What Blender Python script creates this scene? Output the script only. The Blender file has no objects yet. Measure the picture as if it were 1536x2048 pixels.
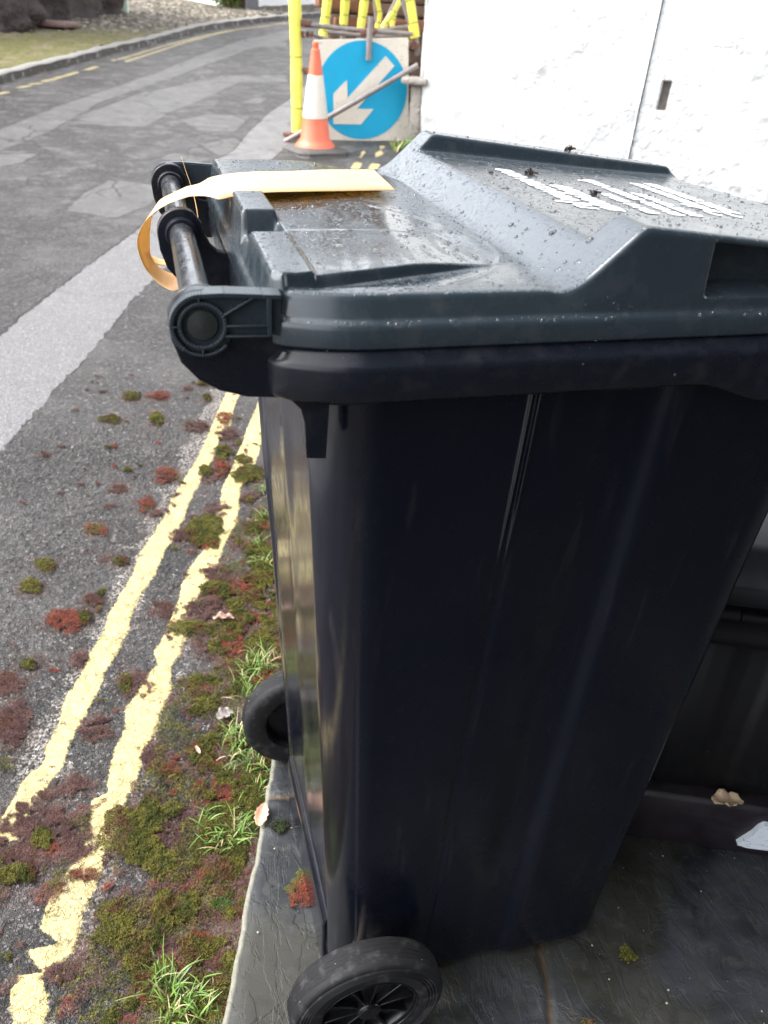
import bpy, math, random
import numpy as np
from mathutils import Matrix, Vector
random.seed(7); rng=np.random.default_rng(7)
scene=bpy.context.scene; COL=scene.collection
# ---------------------------------------------------------------- camera
CP=np.array([-.0275,-.7952,1.1786]); YAW,PITCH,ROLL,FPX=.2930,.5451,.0636,1623.5
def cam_basis():
    f=np.array([math.sin(YAW)*math.cos(PITCH),math.cos(YAW)*math.cos(PITCH),-math.sin(PITCH)])
    r=np.array([math.cos(YAW),-math.sin(YAW),0.]); u=np.cross(r,f); c,s=math.cos(ROLL),math.sin(ROLL)
    return c*r+s*u,-s*r+c*u,f
cr,cu,cf=cam_basis()
cam=bpy.data.cameras.new('camera'); cam.sensor_fit='VERTICAL'; cam.sensor_height=36; cam.sensor_width=27
cam.lens=FPX/2048*36; cam.clip_start=.02; cam.clip_end=2000
cam.dof.use_dof=True; cam.dof.focus_distance=.95; cam.dof.aperture_fstop=9
co=bpy.data.objects.new('camera',cam); COL.objects.link(co); scene.camera=co
co.matrix_world=Matrix(((cr[0],cu[0],-cf[0],CP[0]),(cr[1],cu[1],-cf[1],CP[1]),(cr[2],cu[2],-cf[2],CP[2]),(0,0,0,1)))
# ---------------------------------------------------------------- sky and sun: overcast daylight
SUN_EL,SUN_AZ=math.radians(50),math.radians(-75)   # azimuth from +Y towards +X
w=bpy.data.worlds.new('World'); scene.world=w; w.use_nodes=True
nt=w.node_tree; bg=nt.nodes['Background']; sk=nt.nodes.new('ShaderNodeTexSky'); sk.sky_type='NISHITA'
sk.sun_disc=False; sk.sun_elevation=SUN_EL; sk.sun_rotation=SUN_AZ; sk.dust_density=3; sk.air_density=1
hs=nt.nodes.new('ShaderNodeHueSaturation'); hs.inputs['Saturation'].default_value=.22
tc=nt.nodes.new('ShaderNodeTexCoord'); cn=nt.nodes.new('ShaderNodeTexNoise'); cn.inputs['Scale'].default_value=2.2; cn.inputs['Detail'].default_value=5
cm=nt.nodes.new('ShaderNodeMapRange'); cm.inputs[1].default_value=.35; cm.inputs[2].default_value=.68; cm.inputs[3].default_value=1.7; cm.inputs[4].default_value=3.0
vm=nt.nodes.new('ShaderNodeVectorMath'); vm.operation='SCALE'
nt.links.new(tc.outputs['Generated'],cn.inputs['Vector']); nt.links.new(cn.outputs['Fac'],cm.inputs[0])
nt.links.new(sk.outputs[0],hs.inputs['Color']); nt.links.new(hs.outputs[0],vm.inputs[0]); nt.links.new(cm.outputs[0],vm.inputs['Scale'])
nt.links.new(vm.outputs[0],bg.inputs[0]); bg.inputs[1].default_value=.15
sl=bpy.data.lights.new('sun','SUN'); sl.energy=1.1; sl.angle=math.radians(14); sl.color=(1,.97,.92)
so=bpy.data.objects.new('sun',sl); COL.objects.link(so)
sd=Vector((math.sin(SUN_AZ)*math.cos(SUN_EL),math.cos(SUN_AZ)*math.cos(SUN_EL),math.sin(SUN_EL)))
so.rotation_euler=(-sd).to_track_quat('-Z','Y').to_euler()
scene.view_settings.view_transform='Standard'; scene.view_settings.look='None'; scene.view_settings.exposure=1.12
scene.view_settings.gamma=1
# ---------------------------------------------------------------- helpers
def mesh(name,V,F,mat=None,parent=None,smooth=True,cols=None,attrs=None,**props):
    V=np.asarray(V,dtype=np.float32).reshape(-1,3); me=bpy.data.meshes.new(name)
    if isinstance(F,np.ndarray):
        k=F.shape[1]; n=len(F)
        me.vertices.add(len(V)); me.vertices.foreach_set('co',V.ravel())
        me.loops.add(n*k); me.loops.foreach_set('vertex_index',F.astype(np.int32).ravel())
        me.polygons.add(n); me.polygons.foreach_set('loop_start',np.arange(0,n*k,k,dtype=np.int32))
        me.update(calc_edges=True)
    else:
        me.from_pydata([tuple(map(float,v)) for v in V],[],[tuple(map(int,f)) for f in F]); me.update()
    if smooth: me.polygons.foreach_set('use_smooth',np.ones(len(me.polygons),dtype=bool))
    if cols is not None:
        a=me.color_attributes.new('Col','FLOAT_COLOR','POINT'); c=np.ones((len(V),4),dtype=np.float32); c[:,:3]=cols; a.data.foreach_set('color',c.ravel())
    for k_,v_ in (attrs or {}).items():
        a=me.attributes.new(k_,'FLOAT','POINT'); a.data.foreach_set('value',np.asarray(v_,dtype=np.float32).ravel())
    if mat: me.materials.append(mat)
    o=bpy.data.objects.new(name,me); COL.objects.link(o)
    if parent:
        o.parent=parent
        if parent.type=='EMPTY': o.matrix_parent_inverse=Matrix.Translation(-Vector(parent.location))
    for k_,v_ in props.items(): o[k_]=v_
    return o
def thing(name,label,category,loc=(0,0,0),group=None):
    o=bpy.data.objects.new(name,None); COL.objects.link(o); o.location=loc; o.empty_display_size=.05
    o['label']=label; o['category']=category
    if group: o['group']=group
    bpy.context.view_layer.update()
    return o
def adopt(o,root):
    o.parent=root; o.matrix_parent_inverse=Matrix.Translation(-Vector(root.location)); return o
def grid_faces(nu,nv,off=0,closeu=False):
    i=np.arange(nu if closeu else nu-1); j=np.arange(nv-1); I,J=np.meshgrid(i,j,indexing='ij'); I2=(I+1)%nu
    return np.stack([I*nv+J,I2*nv+J,I2*nv+J+1,I*nv+J+1],-1).reshape(-1,4)+off
class Geo:
    def __init__(s): s.V=[]; s.F=[]
    def add(s,V,F):
        o=len(s.V); s.V+= [tuple(map(float,v)) for v in V]; s.F+= [tuple(int(i)+o for i in f) for f in F]; return s
    def box(s,c,d,R=None,bev=0):
        cx,cy,cz=c; dx,dy,dz=[q/2 for q in d]; P=[]
        if bev<=0:
            P=[(a*dx,b*dy,e*dz) for a in(-1,1) for b in(-1,1) for e in(-1,1)]
            F=[(0,1,3,2),(4,6,7,5),(0,4,5,1),(2,3,7,6),(0,2,6,4),(1,5,7,3)]
        else:
            F=[]; P=[]
            # rounded in xy outline, chamfer on z
            def ring(z,ins):
                b=bev; o=len(P)
                for (sx,sy) in((1,1),(-1,1),(-1,-1),(1,-1)):
                    for k in range(4):
                        a0={(1,1):0,(-1,1):90,(-1,-1):180,(1,-1):270}[(sx,sy)]+k*30; a=math.radians(a0)
                        P.append((sx*(dx-b)+(b-ins)*math.cos(a),sy*(dy-b)+(b-ins)*math.sin(a),z))
                return o
            rs=[ring(-dz,bev*.8),ring(-dz+bev*.3,bev*.3),ring(-dz+bev,0),ring(dz-bev,0),ring(dz-bev*.3,bev*.3),ring(dz,bev*.8)]
            for a,b2 in zip(rs,rs[1:]):
                for k in range(16): F.append((a+k,a+(k+1)%16,b2+(k+1)%16,b2+k))
            F.append(tuple(range(rs[0]+15,rs[0]-1,-1))); F.append(tuple(range(rs[-1],rs[-1]+16)))
        P=[Vector(q) for q in P]
        if R is not None: P=[R@q for q in P]
        return s.add([(q[0]+cx,q[1]+cy,q[2]+cz) for q in P],F)
    def tube(s,pts,r,n=12,cap=True,rs=None):
        pts=[Vector(p) for p in pts]; rings=[]; V=[]; F=[]
        up=None
        for i,p in enumerate(pts):
            t=(pts[min(i+1,len(pts)-1)]-pts[max(i-1,0)]).normalized()
            if up is None:
                up=t.orthogonal().normalized()
            up=(up-t*up.dot(t)).normalized(); b=t.cross(up); rr=(rs[i] if rs else r)
            for k in range(n):
                a=2*math.pi*k/n; V.append(p+(up*math.cos(a)+b*math.sin(a))*rr)
        for i in range(len(pts)-1):
            for k in range(n): F.append((i*n+k,i*n+(k+1)%n,(i+1)*n+(k+1)%n,(i+1)*n+k))
        if cap: F.append(tuple(range(n-1,-1,-1))); F.append(tuple(range((len(pts)-1)*n,len(pts)*n)))
        return s.add(V,F)
    def lathe(s,prof,c,axis='Y',n=64,close=True):
        # prof: list (r,h)
        V=[];F=[];m=len(prof)
        for k in range(n):
            a=2*math.pi*k/n
            for r,h in prof:
                x,z=r*math.cos(a),r*math.sin(a)
                V.append((c[0]+x,c[1]+h,c[2]+z) if axis=='Y' else (c[0]+x,c[1]+z,c[2]+h))
        for k in range(n):
            k2=(k+1)%n
            for j in range(m-1): F.append((k*m+j,k*m+j+1,k2*m+j+1,k2*m+j))
            if close: F.append((k*m+m-1,k*m,k2*m,k2*m+m-1))
        return s.add(V,F)
    def prismY(s,poly,y0,y1):
        n=len(poly); V=[(x,y0,z) for x,z in poly]+[(x,y1,z) for x,z in poly]
        F=[tuple(range(n)),tuple(range(2*n-1,n-1,-1))]+[(i,i+n,(i+1)%n+n,(i+1)%n) for i in range(n)]
        return s.add(V,F)
    def ribbonY(s,path,wd,y0,y1,closed=False):
        # 2D rib (x,z path) of thickness wd, extruded between y0 and y1
        n=len(path); L=[];R=[]
        for i in range(n):
            a=path[(i-1)%n] if (closed or i>0) else path[i]; b=path[(i+1)%n] if (closed or i<n-1) else path[i]
            tx,tz=b[0]-a[0],b[1]-a[1]; l=math.hypot(tx,tz) or 1; nx,nz=-tz/l*wd/2,tx/l*wd/2
            L.append((path[i][0]+nx,path[i][1]+nz)); R.append((path[i][0]-nx,path[i][1]-nz))
        for i in range(n if closed else n-1):
            j=(i+1)%n; s.prismY([L[i],L[j],R[j],R[i]],y0,y1)
        return s
    def obj(s,name,mat,parent=None,smooth=False,bevel=0,auto=None,**props):
        o=mesh(name,s.V,s.F,mat,parent,smooth,**props)
        if bevel:
            m=o.modifiers.new('bevel','BEVEL'); m.width=bevel; m.segments=2; m.limit_method='ANGLE'; m.angle_limit=.6; m.harden_normals=False
            o.data.polygons.foreach_set('use_smooth',np.ones(len(o.data.polygons),dtype=bool))
        if auto or bevel:
            o.data.polygons.foreach_set('use_smooth',np.ones(len(o.data.polygons),dtype=bool))
            try: o.data.set_sharp_from_angle(angle=auto or .7)
            except Exception: pass
        return o
def arc(cx,cz,r,a0,a1,n):
    return [(cx+r*math.cos(math.radians(a0+(a1-a0)*i/(n-1))),cz+r*math.sin(math.radians(a0+(a1-a0)*i/(n-1)))) for i in range(n)]
def sstep(a,b,x): 
    t=np.clip((x-a)/(b-a),0,1); return t*t*(3-2*t)
# numpy noises
def hash2(i,j,k=0):
    h=(i.astype(np.int64)*374761393+j.astype(np.int64)*668265263+k*2147483647+k*971)&0xffffffff
    h=((h^(h>>13))*1274126177)&0xffffffff; h=h^(h>>16); return (h&0xffffff)/float(0xffffff)
def vnoise(x,y,k=0):
    i=np.floor(x);j=np.floor(y);u=x-i;v=y-j;u=u*u*(3-2*u);v=v*v*(3-2*v);i=i.astype(np.int64);j=j.astype(np.int64)
    return (hash2(i,j,k)*(1-u)+hash2(i+1,j,k)*u)*(1-v)+(hash2(i,j+1,k)*(1-u)+hash2(i+1,j+1,k)*u)*v
def fbm(x,y,k=0,o=4):
    s=0;a=.5
    for q in range(o): s=s+a*vnoise(x,y,k+q); x=x*2.03+17.1;y=y*2.03+3.7;a*=.5
    return s
def worley(x,y,k=0):
    i=np.floor(x).astype(np.int64);j=np.floor(y).astype(np.int64); f1=np.full(x.shape,9.);f2=np.full(x.shape,9.);hh=np.zeros(x.shape)
    for a in(-1,0,1):
        for b in(-1,0,1):
            px=i+a+hash2(i+a,j+b,k);py=j+b+hash2(i+a,j+b,k+5); d=np.hypot(x-px,y-py); h=hash2(i+a,j+b,k+9)
            n=d<f1; f2=np.where(n,f1,np.minimum(f2,d)); hh=np.where(n,h,hh); f1=np.where(n,d,f1)
    return f1,f2,hh
class M:
    """small wrapper for building procedural node materials"""
    def __init__(s,name):
        s.m=bpy.data.materials.new(name); s.m.use_nodes=True; s.t=s.m.node_tree; s.b=s.t.nodes['Principled BSDF']; s.c=None
    def n(s,t,**k):
        q=s.t.nodes.new(t)
        for a,b in k.items(): setattr(q,a,b)
        return q
    def l(s,a,b): s.t.links.new(a,b)
    def setin(s,i,v):
        if hasattr(v,'is_linked') or isinstance(v,bpy.types.NodeSocket): s.l(v,i)
        elif isinstance(v,(tuple,list)) and len(v)==3 and i.type=='RGBA': i.default_value=(*v,1)
        else: i.default_value=v
    def co(s,scale=None,obj=False):
        if s.c is None: s.c=s.n('ShaderNodeNewGeometry').outputs['Position']
        base=s.c
        if obj: base=s.n('ShaderNodeTexCoord').outputs['Object']
        if scale is None: return base
        q=s.n('ShaderNodeVectorMath',operation='MULTIPLY'); s.l(base,q.inputs[0]); q.inputs[1].default_value=scale; return q.outputs[0]
    def noise(s,sc,det=3,rough=.5,vec=None,dist=0,color=False):
        q=s.n('ShaderNodeTexNoise'); q.inputs['Scale'].default_value=sc;q.inputs['Detail'].default_value=det;q.inputs['Roughness'].default_value=rough;q.inputs['Distortion'].default_value=dist
        s.l(vec or s.co(),q.inputs['Vector']); return q.outputs['Color' if color else 'Fac']
    def vor(s,sc,feat='F1',out='Distance',vec=None,rand=1):
        q=s.n('ShaderNodeTexVoronoi',feature=feat); q.inputs['Scale'].default_value=sc; q.inputs['Randomness'].default_value=rand; s.l(vec or s.co(),q.inputs['Vector']); return q.outputs[out]
    def math(s,op,a,b=0,c=None,clamp=False):
        q=s.n('ShaderNodeMath',operation=op,use_clamp=clamp); s.setin(q.inputs[0],a); s.setin(q.inputs[1],b)
        if c is not None: s.setin(q.inputs[2],c)
        return q.outputs[0]
    def rng(s,x,a,b,c=0.,d=1.,smooth=True):
        q=s.n('ShaderNodeMapRange',interpolation_type='SMOOTHSTEP' if smooth else 'LINEAR'); s.setin(q.inputs[0],x)
        for i,v in zip((1,2,3,4),(a,b,c,d)): s.setin(q.inputs[i],v)
        return q.outputs[0]
    def mix(s,f,a,b,mode='MIX'):
        q=s.n('ShaderNodeMix',data_type='RGBA',blend_type=mode); s.setin(q.inputs[0],f); s.setin(q.inputs[6],a); s.setin(q.inputs[7],b); return q.outputs[2]
    def mixf(s,f,a,b):
        q=s.n('ShaderNodeMix',data_type='FLOAT'); s.setin(q.inputs[0],f); s.setin(q.inputs[2],a); s.setin(q.inputs[3],b); return q.outputs[0]
    def attr(s,name,out='Fac'): return s.n('ShaderNodeAttribute',attribute_name=name).outputs[out]
    def bump(s,h,dist,strength=1,prev=None):
        q=s.n('ShaderNodeBump'); q.inputs['Distance'].default_value=dist; s.setin(q.inputs['Strength'],strength); s.l(h,q.inputs['Height'])
        if prev is not None: s.l(prev,q.inputs['Normal'])
        return q.outputs[0]
    def out(s,color=None,rough=None,normal=None,metal=None,spec=None,**k):
        for nm,v in (('Base Color',color),('Roughness',rough),('Metallic',metal),('Specular IOR Level',spec)):
            if v is not None: s.setin(s.b.inputs[nm],v)
        if normal is not None: s.l(normal,s.b.inputs['Normal'])
        for a,v in k.items(): s.setin(s.b.inputs[a.replace('_',' ')],v)
        return s.m
def G(x,y): return -.03+.085*(np.sqrt((y-1.2)**2+.25)+(y-1.2))/2
def Gf(x,y): return float(G(x,np.float64(y)))
RD=np.array([.29,.957])/np.hypot(.29,.957); RN=np.array([RD[1],-RD[0]])
def plain(name,color,rough=.6,nscale=40,var=.25,bump=.0,metal=0,spec=None,coat=None):
    m=M(name); n1=m.noise(nscale,4); c=m.mix(n1,tuple(v*(1-var) for v in color),tuple(v*(1+var) for v in color))
    kw={}
    if coat: kw['Coat_Weight']=coat
    return m.out(c,m.rng(m.noise(nscale*.6,3),.3,.7,max(rough-.1,.03),rough+.1),m.bump(n1,bump) if bump else None,metal,spec,**kw)
LA=[(0.161,-0.412,-0.375),(0.192,-0.413,-0.368),(0.221,-0.408,-0.363),(0.243,-0.393,-0.355),(0.285,-0.403,-0.363),(0.331,-0.397,-0.362),(0.379,-0.407,-0.358),(0.43,-0.414,-0.357),(0.431,-0.409,-0.355),(0.49,-0.402,-0.359),(0.551,-0.407,-0.353),(0.615,-0.402,-0.352),(0.683,-0.411,-0.363),(0.755,-0.406,-0.362),(0.833,-0.402,-0.351),(0.916,-0.411,-0.354),(1.004,-0.401,-0.346),(1.097,-0.395,-0.343),(1.196,-0.399,-0.345),(1.303,-0.386,-0.341),(1.416,-0.377,-0.331),(1.537,-0.373,-0.338),(1.628,-0.374,-0.318),(1.761,-0.376,-0.33)]
LB=[(-0.196,-0.258,-0.219),(-0.18,-0.27,-0.22),(-0.157,-0.28,-0.226),(-0.134,-0.277,-0.249),(-0.126,-0.243,-0.243),(-0.117,-0.259,-0.234),(-0.098,-0.28,-0.214),(-0.083,-0.238,-0.214),(-0.062,-0.276,-0.219),(-0.033,-0.276,-0.221),(-0.002,-0.277,-0.22),(0.03,-0.271,-0.219),(0.064,-0.254,-0.215),(0.099,-0.263,-0.218),(0.135,-0.266,-0.217),(0.172,-0.279,-0.219),(0.193,-0.253,-0.221),(0.212,-0.263,-0.215),(0.254,-0.27,-0.217),(0.297,-0.273,-0.222),(0.344,-0.27,-0.211),(0.391,-0.284,-0.217),(0.443,-0.274,-0.212),(0.445,-0.274,-0.212),(0.502,-0.266,-0.222),(0.526,-0.257,-0.228),(0.563,-0.275,-0.221),(0.628,-0.267,-0.224),(0.682,-0.268,-0.237),(0.756,-0.268,-0.227),(0.809,-0.274,-0.221),(0.889,-0.271,-0.209),(0.968,-0.254,-0.21),(1.096,-0.264,-0.196),(1.175,-0.256,-0.208),(1.266,-0.269,-0.22),(1.389,-0.261,-0.201),(1.459,-0.262,-0.2),(1.62,-0.258,-0.208),(1.785,-0.253,-0.201)]
bandL=[(-0.61,2.421),(-0.536,2.627),(-0.452,2.845),(-0.376,3.022),(-0.267,3.282),(-0.063,3.756),(0.112,4.281),(0.41,5.1),(0.597,5.461),(0.779,6.084),(1.039,6.82),(1.302,7.444),(1.469,7.824)]
bandR=[(-0.503,1.634),(-0.463,1.757),(-0.413,1.874),(-0.383,2.001),(-0.321,2.126),(-0.28,2.265),(-0.208,2.484),(-0.137,2.719),(-0.034,2.988),(0.827,5.225),(1.299,6.368)]
b2U=[(-0.982,5.933),(-0.531,7.07),(0.103,8.453),(0.692,9.949),(1.314,11.455),(2.161,12.871)]
b2L=[(-0.913,5.287),(-0.652,5.91),(-0.334,7.002),(0.088,7.905),(0.625,9.054),(1.344,10.658),(1.976,11.721)]
patches=[[(-0.513,6.176),(-0.365,6.653),(0.188,6.626),(0.002,6.108)],[(0.366,5.589),(0.64,5.85),(0.704,5.471),(0.476,5.28)],[(0.832,7.216),(0.997,7.479),(1.107,7.454),(1.002,7.18)],[(0.07,5.18),(0.165,5.353),(0.419,5.195),(0.293,5.052)],[(-1.06,5.057),(-0.905,5.209),(-0.686,5.253),(-0.756,5.017),(-1.021,4.766)],[(0.08,4.52),(-0.017,4.131),(-0.203,3.891),(-0.459,4.032),(-0.368,4.367),(-0.235,4.639)]]
worn=[[(-0.504,6.388),(-0.052,7.387),(0.844,8.648),(1.51,8.823),(1.435,8.356),(0.948,8.241),(0.491,7.266),(0.21,6.689)],[(0.273,6.411),(0.527,6.678),(0.849,6.651),(0.658,6.02),(0.399,6.038)],[(1.629,11.39),(1.943,11.515),(1.879,11.117),(1.575,11.002)]]
kerb=[(-1.512,6.885),(-1.165,7.664),(-0.897,8.302),(-0.579,8.955),(-0.208,9.83),(0.184,10.563),(0.526,11.368),(0.918,12.245),(1.334,12.889),(1.904,13.658),(2.381,14.234),(3.061,15.024)]
lyl=[[(-0.275,9.178),(-0.151,9.42),(0.333,10.577),(0.815,11.585),(1.207,12.323),(1.793,13.109),(2.322,13.87)],[(-0.137,9.155),(0.141,9.838),(0.586,10.933),(1.032,11.878),(1.364,12.505),(1.979,13.381),(2.311,13.799)]]
lyd=[[(-1.117,7.213),(-1.075,7.29)],[(-0.993,7.535),(-0.933,7.621)],[(-0.916,7.722),(-0.854,7.762)],[(-0.824,7.868),(-0.711,8.104)],[(-0.709,8.131),(-0.577,8.417)],[(-0.483,8.586),(-0.4,8.791)]]
verge=[(-1.468,10.534),(-1.174,10.789),(-1.011,11.659),(-0.62,12.381),(-0.23,13.171)]
gdoor=[(-0.21,13.307),(-0.054,13.081)]
bld=[(0.563,16.073),(1.45,14.936)]
hedge=[(1.486,14.736),(1.769,14.749)]
gpost=[(1.891,14.819)]
cob=[(-0.075,13.07),(0.224,12.809),(0.798,12.244)]
far=[(-0.627,2.578),(0.178,3.772),(0.84,5.197)]
moss=[(-0.141,1.881,0.023,-0.002,0.0,0.03,'g'),(-0.206,1.735,0.031,-0.004,-0.0,0.026,'g'),(-0.065,1.716,0.02,-0.002,0.001,0.041,'g'),(-0.049,1.878,0.036,-0.004,0.001,0.033,'r'),(0.109,1.845,0.017,-0.003,0.002,0.022,'g'),(0.049,1.923,0.014,-0.002,0.001,0.018,'p'),(0.112,1.963,0.021,-0.002,0.002,0.023,'g'),(0.065,1.654,0.043,-0.006,0.003,0.038,'p'),(0.154,1.695,0.021,-0.002,0.004,0.042,'r'),(0.151,1.599,0.042,-0.006,0.004,0.039,'p'),(-0.394,1.546,0.014,-0.002,-0.001,0.015,'p'),(0.13,1.483,0.026,-0.003,0.004,0.042,'g'),(0.18,1.426,0.024,-0.004,0.003,0.029,'g'),(0.118,1.393,0.029,-0.004,0.004,0.047,'r'),(0.066,1.384,0.019,-0.003,0.002,0.029,'g'),(0.182,1.342,0.038,-0.006,0.006,0.051,'g'),(-0.041,1.374,0.037,-0.004,0.002,0.042,'r'),(0.073,1.331,0.021,-0.004,0.002,0.02,'p'),(-0.179,1.329,0.025,-0.003,-0.0,0.025,'p'),(-0.105,1.227,0.021,-0.004,0.001,0.04,'r'),(0.173,1.214,0.025,-0.003,0.003,0.022,'p'),(0.081,1.172,0.034,-0.005,0.003,0.035,'p'),(-0.237,1.128,0.028,-0.004,-0.001,0.027,'r'),(-0.081,1.183,0.017,-0.003,0.001,0.02,'p'),(0.042,1.072,0.047,-0.007,0.005,0.068,'g'),(0.043,1.014,0.032,-0.005,0.002,0.022,'r'),(0.124,1.0,0.013,-0.002,0.002,0.019,'g'),(-0.025,1.06,0.023,-0.004,0.002,0.032,'p'),(-0.172,0.971,0.017,-0.004,-0.0,0.017,'g'),(-0.351,0.991,0.023,-0.005,-0.001,0.021,'g'),(-0.376,0.907,0.025,-0.005,-0.002,0.026,'g'),(-0.293,0.76,0.045,-0.009,-0.002,0.04,'r'),(-0.247,0.764,0.015,-0.002,-0.001,0.022,'g'),(-0.236,0.829,0.025,-0.005,-0.001,0.028,'p'),(0.055,0.877,0.036,-0.006,0.003,0.031,'p'),(0.046,0.813,0.037,-0.007,0.002,0.029,'g'),(0.119,0.807,0.045,-0.009,0.005,0.043,'r'),(0.163,0.856,0.024,-0.005,0.011,0.085,'g'),(0.03,0.734,0.065,-0.013,0.005,0.056,'p'),(-0.018,0.679,0.041,-0.008,0.002,0.024,'g'),(0.088,0.73,0.018,-0.005,0.003,0.025,'g'),(0.119,0.689,0.034,-0.007,0.003,0.021,'r'),(-0.075,0.761,0.028,-0.006,0.001,0.027,'p'),(0.066,0.602,0.032,-0.005,0.007,0.069,'r'),(0.028,0.604,0.017,-0.003,0.002,0.024,'g'),(0.125,0.591,0.032,-0.007,0.008,0.059,'g'),(-0.353,0.626,0.018,-0.003,-0.001,0.015,'g'),(-0.253,0.623,0.02,-0.004,-0.001,0.028,'p'),(-0.134,0.52,0.025,-0.005,0.0,0.032,'p'),(-0.159,0.53,0.012,-0.003,0.0,0.023,'g'),(-0.018,0.49,0.028,-0.006,0.001,0.021,'r'),(0.011,0.503,0.016,-0.004,0.001,0.015,'g'),(-0.39,0.576,0.029,-0.006,-0.004,0.033,'p'),(0.114,0.487,0.02,-0.004,0.003,0.021,'r'),(-0.372,0.468,0.031,-0.005,-0.007,0.063,'p'),(-0.216,0.417,0.028,-0.006,-0.001,0.033,'p'),(-0.004,0.446,0.023,-0.006,0.002,0.019,'g'),(-0.02,0.311,0.029,-0.006,0.003,0.034,'g'),(-0.082,0.288,0.025,-0.005,0.001,0.02,'r'),(-0.11,0.324,0.025,-0.005,0.001,0.036,'p'),(-0.24,0.288,0.021,-0.004,-0.001,0.019,'p'),(0.014,0.217,0.052,-0.011,0.003,0.031,'r'),(0.047,0.19,0.026,-0.006,0.002,0.017,'g'),(0.023,0.151,0.025,-0.005,0.002,0.019,'r'),(-0.138,0.168,0.046,-0.011,0.001,0.066,'g'),(-0.305,0.224,0.057,-0.012,-0.004,0.053,'p'),(-0.33,0.175,0.04,-0.009,-0.005,0.051,'p'),(-0.238,0.172,0.032,-0.007,-0.002,0.042,'p'),(-0.29,0.177,0.018,-0.005,-0.002,0.022,'g'),(-0.329,0.12,0.031,-0.008,-0.002,0.018,'g'),(-0.079,0.136,0.024,-0.005,0.001,0.031,'p'),(-0.034,0.115,0.02,-0.004,0.001,0.019,'g'),(-0.11,0.101,0.028,-0.006,0.001,0.029,'g'),(0.021,0.093,0.02,-0.005,0.004,0.034,'g'),(0.003,0.062,0.024,-0.005,0.002,0.024,'g'),(-0.091,0.059,0.027,-0.006,0.001,0.033,'p'),(-0.03,0.062,0.022,-0.005,0.002,0.026,'r'),(-0.004,0.023,0.012,-0.002,0.001,0.007,'g'),(-0.012,-0.002,0.018,-0.004,0.001,0.014,'b'),(-0.06,0.01,0.02,-0.004,0.002,0.026,'g'),(-0.047,-0.009,0.019,-0.004,0.001,0.019,'p'),(-0.144,0.03,0.026,-0.006,0.0,0.027,'p'),(-0.096,-0.003,0.026,-0.006,0.001,0.021,'g'),(-0.172,-0.003,0.028,-0.007,-0.0,0.037,'g'),(-0.124,-0.042,0.036,-0.008,0.001,0.036,'p'),(-0.07,-0.068,0.012,-0.003,0.001,0.01,'g'),(-0.055,-0.055,0.022,-0.005,0.001,0.018,'r'),(-0.136,-0.115,0.019,-0.005,0.0,0.013,'r'),(-0.125,-0.093,0.024,-0.007,0.0,0.01,'g'),(-0.266,0.083,0.018,-0.004,-0.001,0.012,'r'),(-0.223,0.096,0.02,-0.005,-0.0,0.013,'r'),(-0.244,-0.057,0.024,-0.007,-0.001,0.015,'p'),(-0.092,-0.093,0.01,-0.003,0.0,0.007,'r'),(0.176,0.948,0.028,-0.006,0.005,0.039,'g'),(0.033,0.377,0.019,-0.004,0.002,0.019,'p'),(-0.06,0.172,0.018,-0.004,0.001,0.017,'p'),(0.167,1.058,0.021,-0.004,0.004,0.029,'g')]
grass=[(0.228,1.24),(0.203,1.102),(0.179,0.985),(0.178,0.896),(0.113,0.544),(0.094,0.517),(0.126,0.518),(0.077,0.481),(0.08,0.36),(0.044,0.348),(0.051,0.321),(0.064,0.269),(0.038,0.292),(-0.02,0.142),(0.022,0.132),(0.002,0.106),(0.084,0.437),(-0.104,-0.11),(-0.094,-0.127),(-0.078,-0.148),(-0.092,-0.159),(-0.058,-0.163),(0.03,0.13),(-0.063,-0.138)]
sand=[(0.018,0.38),(0.044,0.26),(0.034,0.447),(-0.031,-0.038),(-0.054,-0.111),(-0.072,-0.163),(0.043,0.335),(-0.003,0.138)]
FOAM=[([(1.101, 5.95, 1.431), (1.107, 5.95, 1.258), (1.119, 5.95, 0.819), (1.122, 5.95, 0.401)], 0.044), ([(1.484, 6.6, 1.473), (1.474, 6.6, 1.28), (1.457, 6.6, 1.137), (1.44, 6.6, 1.028)], 0.036), ([(1.645, 6.7, 1.486), (1.642, 6.7, 1.29), (1.63, 6.7, 1.12)], 0.035), ([(1.75, 6.5, 1.449), (1.75, 6.5, 1.296), (1.727, 6.5, 1.105)], 0.034), ([(1.911, 6.9, 1.468), (1.949, 6.9, 1.308), (1.979, 6.9, 1.21), (1.964, 6.9, 1.108)], 0.024), ([(2.044, 6.3, 1.463), (1.981, 6.3, 1.308), (1.921, 6.3, 1.213), (1.851, 6.3, 1.116)], 0.024), ([(1.893, 6.0, 1.411), (1.963, 6.0, 1.307), (2.031, 6.0, 1.071)], 0.04), ([(2.081, 6.8, 1.25), (2.064, 6.8, 1.128)], 0.022)]
TUBES=[([(1.173, 5.95, 1.111), (1.644, 5.95, 1.095), (1.991, 5.95, 1.093)], 0.016), ([(1.243, 6.05, 1.054), (1.358, 6.05, 1.022)], 0.014), ([(1.376, 6.1, 1.07), (1.682, 6.1, 1.059), (2.051, 6.1, 1.077)], 0.014), ([(1.752, 6.2, 1.09), (2.048, 6.2, 1.14)], 0.015), ([(1.632, 5.82, 1.188), (1.627, 5.82, 0.912)], 0.021), ([(1.987, 5.75, 0.9), (1.499, 5.75, 0.628), (0.99, 5.75, 0.354)], 0.019), ([(1.667, 7.2, 1.276), (1.67, 7.2, 1.165), (2.383, 7.2, 1.194)], 0.031)]
SIGN=[(1.232, 5.85, 1.022), (1.933, 5.85, 1.069), (1.986, 5.85, 0.357), (1.234, 5.85, 0.338)]
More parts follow.
